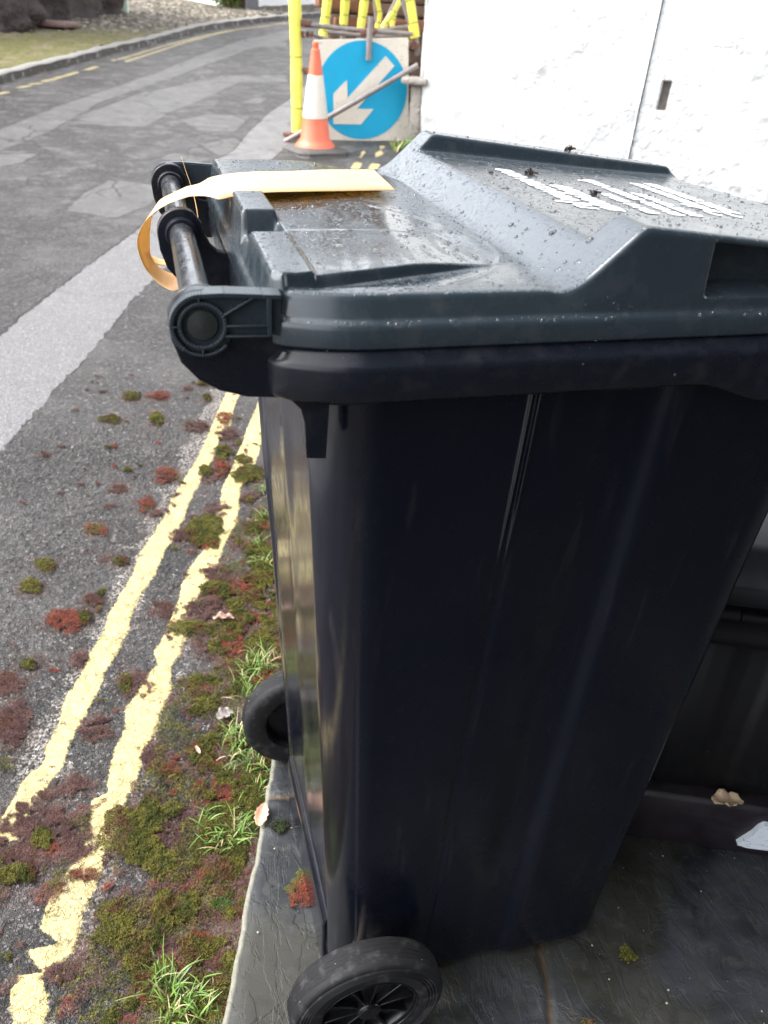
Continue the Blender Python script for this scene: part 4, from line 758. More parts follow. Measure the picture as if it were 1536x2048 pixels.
# water caught in the webs: small clear fillets
def mat_water():
    m=M('water'); return m.out((.9,.93,.95),.03,spec=.5,Transmission_Weight=1.0,IOR=1.33)
M_WAT=mat_water()
rs_=np.random.default_rng(11)
def drops(name,pts,parent):
    V=[];F=[]; 
    for (x,y,z,r,nrm) in pts:
        nrm=Vector(nrm).normalized(); a=nrm.orthogonal().normalized(); b=nrm.cross(a); n=9; el=rs_.uniform(.7,1.6); an=rs_.uniform(0,6.28); A=a*math.cos(an)+b*math.sin(an); B=nrm.cross(A); o=len(V); c=Vector((x,y,z))
        for (rr,h) in((1,-.06),(.86,.32),(.5,.58)):
            for k in range(n): t=2*math.pi*k/n; V.append(c+(A*math.cos(t)*el+B*math.sin(t))*r*rr+nrm*r*h)
        V.append(c+nrm*r*.66)
        for j in(0,1):
            for k in range(n): F.append((o+j*n+k,o+j*n+(k+1)%n,o+(j+1)*n+(k+1)%n,o+(j+1)*n+k))
        for k in range(n): F.append((o+2*n+k,o+2*n+(k+1)%n,o+3*n))
    return mesh(name,V,F,M_WAT,parent,kind='stuff')
pts=[]
for _ in range(1500):
    x=rs_.uniform(.06,.66);y=rs_.uniform(-.26,.26); 
    if abs(y)>float(lidW(np.float64(x)))-.006: continue
    e=.002; z=float(H(np.float64(x),np.float64(y))); zx=(float(H(np.float64(x+e),np.float64(y)))-z)/e; zy=(float(H(np.float64(x),np.float64(y+e)))-z)/e
    r=rs_.choice([.0009,.0012,.0018,.0026],p=[.5,.3,.15,.05])*(.8 if x>.3 else 1)
    if math.hypot(zx,zy)>1.2: continue
    pts.append((float(bowx(np.float64(x),np.float64(y))),y,z,r,(-zx,-zy,1)))
for _ in range(22):
    x=rs_.uniform(.08,.5); pts.append((x,-.2805 if x<5 else 0,1.0018+rs_.uniform(-.001,.001),rs_.choice([.0012,.002,.0028]),(0,-.6,.8)))
for _ in range(16):
    x=rs_.uniform(.1,.5); pts.append((x,-.276,rs_.uniform(1.004,1.016),rs_.choice([.0008,.0012,.0018]),(0,-1,.1)))
for _ in range(30): pts.append((rs_.uniform(.08,.5),-.2809,rs_.uniform(.955,.995),rs_.choice([.0006,.001]),(0,-1,.05)))
drops('water_drops',pts,lid)
# printed lettering on the front deck: rows of heavy strokes read from the front of the bin
def lettering():
    V=[];F=[]; rs=np.random.default_rng(5)
    def stroke(pl,wd):
        for (a,b) in zip(pl,pl[1:]):
            a=np.array(a);b=np.array(b); t=b-a; L=np.linalg.norm(t)+1e-9; t/=L; n=np.array([-t[1],t[0]])*wd/2; a=a-t*wd*.35;b=b+t*wd*.35; o=len(V)
            for q in(a+n,b+n,b-n,a-n):
                z=float(H(np.float64(q[0]),np.float64(q[1])))+.0007; V.append((q[0],q[1],z))
            F.append((o,o+1,o+2,o+3))
    def row(x,y0,y1,h,wd,gaps=(),script=False,hook=False):
        # text runs along +y, its top towards -x
        y=y0
        if hook:
            r=h*.75; c=(x-h*.35,y0+r*.2); stroke([(c[0]+r*math.cos(t)*.95,c[1]+r*math.sin(t)*1.0) for t in np.linspace(-2.2,-5.2,11)],wd*1.3); y+=h*.95
        k=0
        while y<y1:
            w_=h*rs.uniform(.45,.7)
            if k in gaps: y+=h*.45; k+=1; continue
            q=rs.integers(0,5); asc=h*(1.35 if rs.random()<.28 else .8)
            if q==0: stroke([(x,y),(x-asc,y+.1*h)],wd); stroke([(x-h*.7,y),(x-h*.8,y+w_*.6),(x-h*.6,y+w_),(x,y+w_)],wd)
            elif q==1: t=np.linspace(0,2*math.pi,9); stroke([(x-h*.4+h*.4*math.cos(a),y+w_*.5+w_*.45*math.sin(a)) for a in t],wd)
            elif q==2: stroke([(x-h*.8,y),(x-.1*h,y+w_*.2),(x,y+w_*.6),(x-h*.8,y+w_)],wd)
            elif q==3: stroke([(x-h*.4,y),(x-h*.4,y+w_*.9),(x-h*.75,y+w_*.6),(x-h*.6,y+w_*.1),(x-.1*h,y+.1*w_),(x,y+w_*.9)],wd)
            else: stroke([(x,y+w_*.3),(x-asc,y+w_*.3)],wd); 
            y+=w_+h*.22; k+=1
    row(.372,-.088,.119,.022,.0056); row(.402,-.088,.034,.024,.0066)
    row(.441,-.084,.019,.0155,.0055,(4,)); row(.471,-.082,.116,.0165,.0056,(5,11,15)); row(.495,-.076,.040,.0155,.0055,(4,))
    row(.541,-.050,.116,.0170,.0058,hook=True); row(.568,-.048,.128,.0190,.0064,hook=True)
    mesh('lettering',V,F,M_WHITE,lid,smooth=False)
lettering()
# ---- axle housing and wheels
g=Geo(); g.prismY(arc(.150,.100,.034,-10,190,16)+[(.1165,.05),(.118,.001),(.165,.001),(.185,.05)],-.150,.150); g.obj('axle_housing',M_BODY,BIN,bevel=.003)
g=Geo(); g.tube([(.153,-.272,.1),(.153,.272,.1)],.0105,16); g.obj('axle',M_STEEL,BIN)
def wheel(yo,sgn):
    # outer face at yo, sgn=+1 means the wheel body extends to +y
    w_=.046*sgn; g=Geo()
    prof=[(.062,.004*sgn),(.066,.002*sgn),(.078,.0012*sgn)]
    for rr_ in np.linspace(.080,.092,7): prof+=[(rr_,(.0012 if int((rr_-.080)/.002+.5)%2 else .0032)*sgn)]
    prof+=[(.0945,.003*sgn),(.0980,.006*sgn),(.0995,.010*sgn)]
    for q in np.linspace(.25,.75,9): prof+=[(.0984 if int(q*16)%2 else .1003,w_*q)]
    prof+=[(.0995,w_-.010*sgn),(.0970,w_-.004*sgn),(.090,w_-.001*sgn),(.066,w_-.002*sgn),(.062,w_-.004*sgn)]
    ty=g.lathe(prof,(.153,yo,.1),n=96).obj('tyre',M_RUB,None,auto=.8)
    h=Geo(); h.lathe([(.0615,.003*sgn),(.0635,.0015*sgn),(.0635,.006*sgn),(.0600,.007*sgn),(.0560,.016*sgn),(.0560,.030*sgn),(.0600,.040*sgn),(.0635,.043*sgn)],(.153,yo,.1),n=72)
    h.lathe([(.0,.014*sgn),(.056,.019*sgn),(.056,.023*sgn),(0,.023*sgn)],(.153,yo,.1),n=72,close=False)
    for k in range(10):
        a=k*36+8; c,s=math.cos(math.radians(a)),math.sin(math.radians(a)); R=Matrix.Rotation(-math.radians(a),3,'Y')
        h.box((.153+.036*c,yo+.013*sgn,.1+.036*s),(.044,.012,.0028),R=R)
    h.lathe([(0,.001*sgn),(.012,.001*sgn),(.0155,.004*sgn),(.0165,.016*sgn)],(.153,yo,.1),n=40,close=False)
    rim_=h.obj('wheel_rim',M_HUB,None,bevel=.0006)
    e=bpy.data.objects.new('wheel',None); return ty,rim_
for yo,sg in((-.276,1),(.276,-1)):
    ty,rm=wheel(yo,sg)
    ty.parent=BIN; ty.matrix_parent_inverse=Matrix.Translation(-Vector(BIN.location)); ty.name='wheel'; rm.parent=ty
# ---- scuffs on the rim and a pale graze
M_SCR=plain('pale_graze',(.30,.30,.30),.6,200,.2)
g=Geo()
for (a,b,w_) in (((.072,.968),(.081,.957),.0016),((.0735,.9665),(.0775,.962),.0022)): g.ribbonY([a,((a[0]+b[0])/2+.0005,(a[1]+b[1])/2),b],w_*.5,-.2735,-.2728)
# ---- peach tag: wide paper label on the lid, its strap looped round the bar
def ribbon(name,path,mat,parent=None,thick=.0004,**k):
    """path: list of (centre, half-width vector)"""
    C=np.array([p[0] for p in path],float);Wv=np.array([p[1] for p in path],float)
    n=len(C); u=np.arange(n); uu=np.linspace(0,n-1,(n-1)*8+1)
    def cr_(A):
        out=[]
        for t in uu:
            i=min(int(t),n-2); f=t-i; p0=A[max(i-1,0)];p1=A[i];p2=A[i+1];p3=A[min(i+2,n-1)]
            out.append(.5*((2*p1)+(-p0+p2)*f+(2*p0-5*p1+4*p2-p3)*f*f+(-p0+3*p1-3*p2+p3)*f**3))
        return np.array(out)
    C=cr_(C);Wv=cr_(Wv); V=np.concatenate([np.stack([C+Wv*q],1) for q in(-1,-.5,0,.5,1)],1).reshape(-1,3)
    o=mesh(name,V,grid_faces(len(C),5),mat,parent,**k); m=o.modifiers.new('t','SOLIDIFY'); m.thickness=thick; return o
TAG=thing('paper_tag','peach paper tag with its strap looped round the handle bar of the bin','tag',(.13,.08,1.03))
zt_=lambda x,y,d=.003: float(H(np.float64(x),np.float64(y)))+d
lab=[((.224,.118,1.0265),(.001,.050,.002)),((.205,.112,1.0272),(-.002,.050,.002)),((.16,.090,1.0300),(-.002,.055,.001)),((.12,.073,1.0315),(-.001,.056,0)),((.08,.063,1.032),(0,.056,0)),((.052,.052,1.031),(0,.056,0)),((.036,.040,1.0300),(.0,.055,0)),((.030,.038,1.0297),(.0,.044,0)),((.022,.035,1.029),(0,.030,0)),((.010,.034,1.0275),(0,.024,.0))]
lab=[((a[0],a[1],a[2]+.002),b) for a,b in lab]
strap=[((.010,.034,1.0295),(0,.024,0)),((-.006,.036,1.023),(.002,.023,0)),((-.020,.046,1.013),(.004,.021,.002)),((-.029,.060,.999),(.006,.019,.003)),((-.034,.075,.981),(.007,.016,.004)),((-.034,.085,.963),(.005,.013,.006)),((-.031,.088,.948),(.002,.010,.006)),((-.021,.085,.936),(0,.012,.006)),((-.006,.08,.932),(0,.013,.005)),((.012,.085,.942),(0,.012,0)),((.020,.095,.965),(0,.010,0)),((.0215,.110,.990),(0,.008,-.001)),((.019,.125,1.012),(0,.005,0)),((.014,.135,1.030),(0,.0022,0)),((.010,.14,1.045),(0,.0006,0))]
inner=[((-.038,.090,.964),(0,.008,.002)),((-.030,.105,.950),(0,.008,.002)),((-.016,.11,.944),(0,.008,.001)),((.002,.11,.944),(0,.008,.0))]
o1=ribbon('label',lab,M_TAG,TAG); ribbon('strap',strap,M_TAG,TAG); ribbon('strap',inner,M_TAG,TAG)
# ================================================================ cone, sign, scaffold
def rod(a,b): return [a,b]
CZ=.336
cone=thing('traffic_cone','faded orange traffic cone with a grubby white sleeve, in front of the blue arrow sign','traffic cone',(1.165,5.44,CZ))
cx,cy=1.170,5.46
ax=Vector(UP)
def lean(g,mat,name,parent,**k):
    # lathe about z, then tilt to the posts' vertical
    R=Vector((0,0,1)).rotation_difference(ax).to_matrix(); g.V=[tuple(R@Vector(v)+Vector((cx,cy,CZ))) for v in g.V]; return g.obj(name,mat,parent,**k)
hT=.665; r0,r1=.112,.026
rad=lambda h: r0+(r1-r0)*h/(hT-.03)
b=lean(Geo().lathe([(.142,.0),(.142,.012),(r0+.008,.035),(rad(.06),.06),(rad(.20),.20)],(0,0,.03),'Z',48,False),M_ORNG,'cone_body',cone,auto=.9)
lean(Geo().lathe([(rad(.195)+.002,.197),(rad(.21)+.003,.21),(rad(.45)+.003,.45),(rad(.465)+.002,.463)],(0,0,.03),'Z',48,False),M_CWHT,'reflective_sleeve',cone,auto=.9)
lean(Geo().lathe([(rad(.46),.46),(rad(.57),.57),(r1+.004,.60),(.030,.607),(.030,.612),(.021,.617),(.020,.640),(.023,.645),(.021,.658),(0,.660)],(0,0,.03),'Z',48,False),M_ORNG,'cone_top',cone,auto=.6)
g=Geo()
def octo(r,z,c=.32): 
    k=r*(1-c); return [(r,-k,z),(r,k,z),(k,r,z),(-k,r,z),(-r,k,z),(-r,-k,z),(-k,-r,z),(k,-r,z)]
P=octo(.205,-.045)+octo(.210,-.015)+octo(.200,-.012)+octo(.200,.012)+octo(.165,.034); F=[tuple(range(7,-1,-1)),tuple(range(32,40))]+[(j*8+k,j*8+(k+1)%8,(j+1)*8+(k+1)%8,(j+1)*8+k) for j in range(4) for k in range(8)]
R=Matrix.Rotation(.25,3,'Z'); g.add([R@Vector(v)+Vector((cx,cy,CZ)) for v in P],F).obj('base',M_BLK,cone,bevel=.004)
# ---- sign
sg=thing('road_sign','blue round keep-left arrow on a grubby white square board, behind the orange cone','road sign',(1.59,5.85,.36))
S=[Vector(v) for v in SIGN]
def onsign(p,q=0): return Vector((p[0],p[1]-q,p[2]))
c=sum(S,Vector())/4
g=Geo(); V=[v for v in S]+[v+Vector((0,.018,0)) for v in S]; g.add(V,[(3,2,1,0),(4,5,6,7),(0,1,5,4),(1,2,6,5),(2,3,7,6),(3,0,4,7)]).obj('board',M_SIGNW,sg,bevel=.002)
dc=Vector(DISC[0]); rx=Vector(DISC[1])-dc; rz=Vector(DISC[2])-dc
def plate(name,pl,y,mat,th=.003):
    n=len(pl); V=[Vector((p[0],y,p[2])) for p in pl]+[Vector((p[0],y+th,p[2])) for p in pl]
    ar_=sum(pl[i][0]*pl[(i+1)%n][2]-pl[(i+1)%n][0]*pl[i][2] for i in range(n))
    F=[tuple(range(n)) if ar_>0 else tuple(range(n-1,-1,-1)),tuple(range(n,2*n))]+[(i,(i+1)%n,(i+1)%n+n,i+n) for i in range(n)]
    return Geo().add(V,F).obj(name,mat,sg)
plate('blue_disc',[dc+rx*math.cos(t)+rz*math.sin(t) for t in np.linspace(0,2*math.pi,73)[:-1]],5.846,M_BLUE)
plate('arrow',[Vector(v) for v in ARROW],5.8425,M_SIGNW)
# ---- scaffold
sc=thing('scaffold','tubular scaffold with yellow foam sleeves on its poles at the corner of the white house','scaffold',(1.5,6.2,.4))
upv=Vector(UP)
for (P,r) in FOAM:
    P=[Vector(p) for p in P]; top=P[0]+(P[0]-P[1]).normalized()*0; ext=[P[0]+(upv*3.2)+(P[0]-P[1])*1.0]
    pts=[]; Q=[P[0]+(P[0]-P[1])*1.2]+P
    # denser wobble along the sleeve
    for a,b2 in zip(Q,Q[1:]):
        for k in range(5): pts.append(a+(b2-a)*k/5)
    pts.append(Q[-1]); n=len(pts)
    rs2=[r*(1+.05*math.sin(i*1.3)+(-.12 if i in(0,n-1) else 0)) for i in range(n)]
    Geo().tube(pts,r,20,rs=rs2).obj('foam_sleeve',M_FOAM,sc,smooth=True,auto=.9)
    for k in (n//3,2*n//3,n-3):
        d=(pts[min(k+1,n-1)]-pts[k-1]).normalized(); Geo().tube([pts[k]-d*.002,pts[k]+d*.002],rs2[k]+.0015,20).obj('cable_tie',M_HUB,sc)
    bot=P[-1]; dn=(P[-1]-P[-2]).normalized(); full=bot+dn*((bot.z-Gf(bot.x,bot.y)) if len(P)==4 and r>.04 else .12)
    Geo().tube([Q[0]+upv*3.2,Q[0],bot,full],min(.024,r*.6),14).obj('pole',M_STEEL,sc,smooth=True,auto=.8)
for i,(P,r) in enumerate(TUBES[:-1]):
    a=Vector(P[0]);b=Vector(P[-1]); g=Geo(); d=(b-a).normalized(); mid=[Vector(p) for p in P]
    g.tube(mid,r*1.0,16,cap=False); g.tube([mid[0]+d*.002,mid[0]+d*.15],r*.8,16,cap=False); g.tube([mid[-1]-d*.002,mid[-1]-d*.15],r*.8,16,cap=False)
    g.obj('scaffold_tube',M_STEEL,sc,smooth=True,auto=.8)
for i,q in enumerate(COUP):
    q=Vector(q); g=Geo()
    R=Matrix.Rotation(.4*i,3,'Z'); g.box(q,(.07,.05,.045),R=R,bev=.012).tube([q+Vector((-.045,0,.01)),q+Vector((.045,-.01,.012))],.011,8).box(q+Vector((.02,-.03,0)),(.03,.02,.03),bev=.006)
    g.obj('coupler',M_RUST,sc,bevel=.003)
# open tube end facing the road beside the left pole
g=Geo(); q=Vector(COUP[1]); g.lathe([(.018,-.02),(.027,-.02),(.027,.12),(.018,.12)],(q.x,q.y-.02,q.z),n=24).obj('scaffold_tube',M_STEEL,sc,auto=.6)
g=Geo(); q=Vector(COUP[5]); g.lathe([(.018,-.02),(.029,-.02),(.029,.12),(.018,.12)],(q.x+.02,q.y-.02,q.z),n=24).obj('scaffold_tube',M_RUST,sc,auto=.6)
# upper lifts of the scaffold and its boards, above the frame
M_BOARD=plain('scaffold_board',(.16,.11,.07),.75,12,.4,.004)
for z in (2.6,):
    g=Geo()
    for k in range(4): g.box((1.55,5.95+.24*k,z),(1.3,.225,.038),bev=.006)
    g.obj('scaffold_board',M_BOARD,sc,bevel=.003)
Geo().tube([Vector((.9,5.9,2.5)),Vector((2.3,5.9,2.5))],.024,14).obj('scaffold_tube',M_STEEL,sc,smooth=True,auto=.8)
Geo().tube([Vector((.9,6.7,2.5)),Vector((2.3,6.7,2.5))],.024,14).obj('scaffold_tube',M_STEEL,sc,smooth=True,auto=.8)
# rough timber and masonry stacked behind the scaffold
M_BRK=mat_wall('weathered_brown_masonry',(.10,.065,.05),(.20,.13,.09),(.30,.24,.18),.5,.03)
M_TIM=plain('stained_timber',(.17,.07,.035),.7,14,.5,.004)
st_=thing('brick_pier','dark brown weathered masonry pier behind the yellow scaffold poles','pier',(2.15,7.6,.5))
g=Geo(); rr3=np.random.default_rng(3); zb_=.45; row=0
while zb_<2.6:
    h=rr3.uniform(.07,.13); x=1.66+rr3.uniform(-.03,.02)
    while x<2.9:
        w_=rr3.uniform(.14,.30); g.box((x+w_/2,7.6+rr3.uniform(-.02,.02),zb_+h/2),(w_-.012,.34,h-.012),bev=.012); x+=w_
    zb_+=h
g.obj('masonry',M_BRK,st_,bevel=.004); Geo().box((2.28,7.62,1.5),(1.18,.26,2.1)).obj('core',M_REC,st_)
for (x,y,z,l,rz,ry,lb) in ((1.75,7.1,1.26,.55,.15,.05,'thick rust-brown timber across the back of the scaffold, uppermost of two'),(2.05,7.15,1.13,.8,-.05,-.02,'long brown timber beam lying lower behind the scaffold poles')):
    R=Matrix.Rotation(rz,3,'Z')@Matrix.Rotation(ry,3,'Y'); Geo().box((x,y,z),(l,.10,.085),R=R,bev=.01).obj('timber_beam',M_TIM,None,bevel=.004,label=lb,category='timber')
# ---- black box, block and their bits beside the bin
e_=np.array([.92,-.39,0]);e_/=np.linalg.norm(e_); m_in=np.array([.39,.92,0]);m_in/=np.linalg.norm(m_in); O=np.array([.60,-.028,0])
Rb=Matrix(((e_[0],m_in[0],0),(e_[1],m_in[1],0),(0,0,1)))
def loc(a,b,z): v=O+e_*a+m_in*b; return (v[0],v[1],z)
M_DBOX=plain('dark_plum_card',(.010,.007,.010),.5,40,.4,.001); M_BIN2=mat_plastic('black_box_plastic',(.0025,.0025,.003),(.004,.004,.005),.55,dirt=0,speck=.4,spec=.3)
M_BINL=mat_plastic('black_box_lid_plastic',(.010,.012,.014),(.016,.018,.021),.42,spec=.35)
blk=Geo().box(loc(.36,.24,.058),(.80,.46,.116),R=Rb,bev=.010).obj('low_box',M_DBOX,None,bevel=.003,label='low dark plum box under the black container, bearing a torn white label',category='box')
# paper label
def mat_label():
    m=M('printed_label'); P=m.noise(60,3); q=m.n('ShaderNodeTexNoise'); q.inputs['Scale'].default_value=1; m.l(m.co((60,60,420)),q.inputs['Vector']); c=m.mix(m.rng(q.outputs['Fac'],.62,.68),(.62,.68,.74),(.30,.33,.36)); return m.out(c,.5)
lv=[]; 
for k,(a,z) in enumerate([(.245,.036),(.262,.032),(.29,.0335),(.40,.030),(.40,.088),(.275,.090),(.268,.082),(.262,.065),(.252,.048)]): lv.append(loc(a,-.0008,z))
for k,(a,z) in enumerate([(.245,.036),(.262,.032),(.29,.0335),(.40,.030),(.40,.088),(.275,.090),(.268,.082),(.262,.065),(.252,.048)]): lv.append(loc(a,.012,z))
n=9; mesh('paper_label',lv,[tuple(range(n)),tuple(range(2*n-1,n-1,-1))]+[(i,i+n,(i+1)%n+n,(i+1)%n) for i in range(n)],mat_label(),blk,smooth=False,label='torn white printed label')
b2=thing('storage_container','black lidded container standing on the low box, half hidden by the wheelie bin','container',loc(.38,.25,.116))
def ring2(a0,a1,b0,b1,z,r=.03):
    A=rrect(a0,a1,(b1-b0)/2,r,r,step=.01); P=[]
    for (a,b) in A: v=loc(a,b+(b0+b1)/2,z); P.append(v)
    return A,P
def loft2(name,spec,mat,parent,rib=0,cap0=True,cap1=True):
    rings=[]
    for (a0,a1,b0,b1,z,r) in spec:
        A=rrect(0,1,.5,.08,.08,step=.01); 
        d=np.array(A); q=np.stack([a0+(a1-a0)*d[:,0],(b0+b1)/2+(b1-b0)*d[:,1]],1)
        if rib: q[:,1]-= rib*(q[:,1]<(b0+b1)/2-.4*(b1-b0))*(.5+.5*np.sign(np.sin(q[:,0]*62)))
        rings.append(np.array([loc(a,b,z) for a,b in q]))
    return loft(name,rings,mat,parent,cap0,cap1)
c2=loft2('body',[(.06,.66,.040,.44,.118,.03),(.055,.665,.034,.446,.125,0),(.05,.68,.030,.45,.16,0),(.03,.70,.012,.465,.47,0)],M_BIN2,b2,rib=.004)
loft2('rim',[(.02,.71,.002,.475,.445,0),(.015,.715,-.004,.48,.450,0),(.015,.715,-.004,.48,.462,0),(.02,.71,0,.475,.468,0),(.02,.71,.0,.475,.49,0),(.008,.722,-.010,.49,.497,0),(.008,.722,-.010,.49,.505,0),(.02,.71,0,.475,.512,0)],M_BIN2,c2)
l2=loft2('lid',[(.0,.73,-.020,.50,.530,0),(.0,.73,-.022,.50,.552,0),(.006,.724,-.016,.494,.560,0),(.03,.70,.010,.47,.566,0),(.045,.685,.024,.455,.590,0),(.06,.67,.035,.445,.598,0)],M_BINL,b2)
Geo().tube([loc(.12,-.008,.505),loc(.60,-.008,.505)],.008,12).obj('clip_bar',M_BIN2,l2,smooth=True,auto=.8)
# ---- leaves
def leaf(name,c,yaw,L,W,col,label,curl=.3,tilt=0,folds=0,cat='leaf'):
    m=plain(name+'_'+'skin',col,.6,60,.35,.001); n1,n2=22,9; u=np.linspace(0,1,n1)[:,None]+np.zeros((1,n2)); v=np.linspace(-1,1,n2)[None]+np.zeros((n1,1))
    wd=W/2*np.sin(np.clip(u,0,1)**.8*math.pi)**.7*(1+.12*np.sin(u*31)); x=(u-.5)*L; y=v*wd; z=curl*L*((v**2)*.35*np.sin(u*math.pi)+.35*(u-.5)**2)+folds*np.sin(u*14+v*3)*L*.06*np.abs(v)+.0015
    ca,sa=math.cos(yaw),math.sin(yaw); X=x*ca-y*sa;Y=x*sa+y*ca; Z=z+x*tilt
    o=mesh(name,np.stack([X+c[0],Y+c[1],Z+c[2]],-1).reshape(-1,3),grid_faces(n1,n2),m,None,label=label,category=cat); q=o.modifiers.new('t','SOLIDIFY'); q.thickness=.0004; return o
lc=loc(.205,.005,.128)
leaf('dead_leaf',lc,-.35,.052,.030,(.42,.31,.20),'curled beige dead leaf on the edge of the low dark box',.5,0,1.2)
leaf('dead_leaf',(.068,.128,.006),1.2,.045,.022,(.55,.30,.20),'pinkish tan leaf lying on the edge of the slate slab below the far wheel',.35,.1)
leaf('dead_leaf',(.030,.390,-.012),.2,.035,.028,(.19,.16,.15),'crumpled grey leaf in the grass left of the far wheel',.8,0,1.5)
leaf('dead_leaf',(.055,.688,-.008),-.25,.050,.018,(.30,.19,.15),'wrinkled brown leaf lying across red moss beside the yellow line',.6,0,1.4)
leaf('twig_leaf',(-.028,.315,-.015),1.9,.022,.006,(.50,.30,.22),'tiny tan leaf scrap beside the yellow line near the green moss cushion',.3)
# ---- crumbs on the lid and bits of grit
def crumb(x,y,z,s,label,seed,col=(.05,.035,.028)):
    r=np.random.default_rng(seed); V=[];F=[]; m=M_CRB
    for k in range(26):
        c=np.array([x,y,z+s*.25])+r.normal(0,1,3)*np.array([s*.45,s*.45,s*.18]); d=r.normal(0,1,3); d/=np.linalg.norm(d); e=np.cross(d,[0,0,1.]); e/=np.linalg.norm(e)+1e-9; f=np.cross(d,e); L=s*r.uniform(.12,.32); w_=s*.16; o=len(V)
        V+= [c-d*L+e*w_,c-d*L-e*w_,c+d*L-e*w_,c+d*L+e*w_,c-d*L+f*w_,c-d*L-f*w_,c+d*L-f*w_,c+d*L+f*w_]; F+=[(o,o+1,o+2,o+3),(o+4,o+5,o+6,o+7)]
    mesh('moss_crumb',V,F,m,None,smooth=False,label=label,category='debris')
M_CRB=plain('dark_debris',(.06,.04,.035),.8,200,.5)
for (x,y,s,lb,sd_) in ((.392,.110,.007,'brown crumb of moss at the far end of the heavy white lettering',1),(.418,.003,.006,'dark crumb of moss between rows of white lettering on the lid',2),(.478,.150,.0,'',3),(.478,-.146,.003,'tiny dark speck beside the hooked letter nearest the lid front',4),(.335,.085,.0028,'small black speck behind the lettering near the lid ramp',5),(.515,.262,.007,'brown crumb of moss on the far raised rail of the lid',6)):
    if s: crumb(x,y,float(H(np.float64(x),np.float64(y)))+.0006,s,lb,sd_)
# ---- moss, grass and grit on the ground
PAL={'g':[(.055,.060,.012),(.115,.105,.020),(.085,.045,.018)],'r':[(.165,.040,.022),(.10,.032,.022),(.085,.065,.02)],'p':[(.065,.032,.030),(.11,.058,.050),(.075,.035,.024)],'b':[(.05,.095,.02),(.075,.13,.025),(.06,.09,.02)],'k':[(.025,.035,.018),(.04,.055,.02),(.03,.03,.02)]}
def moss_mesh(patches_,zf,seed,dens=1.0):
    g=np.random.default_rng(seed); Vs=[];Cs=[]
    for (cx_,cy_,ux_,uy_,vx_,vy_,k) in patches_:
        ru=math.hypot(ux_,uy_);rv=math.hypot(vx_,vy_); area=math.pi*ru*rv; n=int(min(24000,max(160,area/(.62e-6 if k in 'gbk' else 1.0e-6)*dens)))
        a=g.random(n)*2*math.pi; q=np.sqrt(g.random(n)); edge=1+.42*(vnoise(np.cos(a)*1.8+cx_*50,np.sin(a)*1.8+cy_*50,3)-.5)*2+.30*(vnoise(np.cos(a)*5+cx_*90,np.sin(a)*5+cy_*50,4)-.5)*2; q=q*edge
        x=cx_+ux_*q*np.cos(a)+vx_*q*np.sin(a); y=cy_+uy_*q*np.cos(a)+vy_*q*np.sin(a)
        if k in('p','r'):
            keep=fbm(x*90,y*90,4)>(.40 if k=='p' else .36); x,y,q=x[keep],y[keep],q[keep]; n=len(x)
        hmax={'g':.012,'r':.007,'p':.0045,'b':.010,'k':.012}[k]*min(1,min(ru,rv)/.018+.25); lump=fbm(x*140,y*140,6)
        dome=hmax*np.sqrt(np.clip(1-(q/1.3)**2,0,1))*(.45+1.1*lump)*(.6+.4*g.random(n))
        z=zf(x,y)+dome*.85; L=(.0023 if k in'gbk' else .0042)*(0.6+.8*g.random(n)); th=g.random(n)*2*math.pi; el=g.uniform(.2,1.3,n) if k in'gbk' else g.uniform(.0,.9,n)
        d=np.stack([np.cos(th)*np.cos(el),np.sin(th)*np.cos(el),np.sin(el)],1)*L[:,None]; s=np.stack([-np.sin(th),np.cos(th),0*th],1)*(.0007 if k in'gbk' else .00042)
        C=np.stack([x,y,z],1); Vs.append(np.stack([C-s,C+s,C+d+s*.3,C+d-s*.3],1).reshape(-1,3))
        P_=np.array(PAL[k]); mixk=fbm(x*45,y*45,8)
        w1=np.clip((mixk-.35)*4,0,1)[:,None]; c=P_[0]*(1-w1)+P_[1]*w1; w2=np.clip((fbm(x*30+5,y*30,9)-.52)*6,0,1)[:,None]; c=c*(1-w2)+P_[2]*w2; c=c*(.65+.7*g.random((n,1))); Cs.append(np.repeat(c,4,0))
    V=np.concatenate(Vs); return V,np.arange(len(V)).reshape(-1,4),np.concatenate(Cs)
# crowd the kerbside band with extra growth between the recorded cushions
g_=np.random.default_rng(21); extra=[]
for _ in range(520):
    s=g_.uniform(-.42,1.3); t=EDGE_T-abs(g_.normal(0,.085))-.008
    if t<-.20: continue
    x=s*RD[0]+t*RN[0];y=s*RD[1]+t*RN[1]; r=g_.uniform(.006,.020); k=g_.choice(list('gprg'),p=[.3,.38,.14,.18]); extra.append((x,y,r,0,0,r*g_.uniform(.6,1.2),k))
for _ in range(150):
    s=g_.uniform(-.4,2.0); t=g_.uniform(-.85,-.1); x=s*RD[0]+t*RN[0];y=s*RD[1]+t*RN[1]; r=g_.uniform(.004,.014); a7=g_.uniform(0,3.1); e7=g_.uniform(.35,.9); extra.append((x,y,r*math.cos(a7)*1.3,r*math.sin(a7)*1.3,-r*e7*math.sin(a7),r*e7*math.cos(a7),g_.choice(list('ppprg'))))
V,F,C=moss_mesh(moss+extra,lambda x,y:gz(x,y)+.001,5)
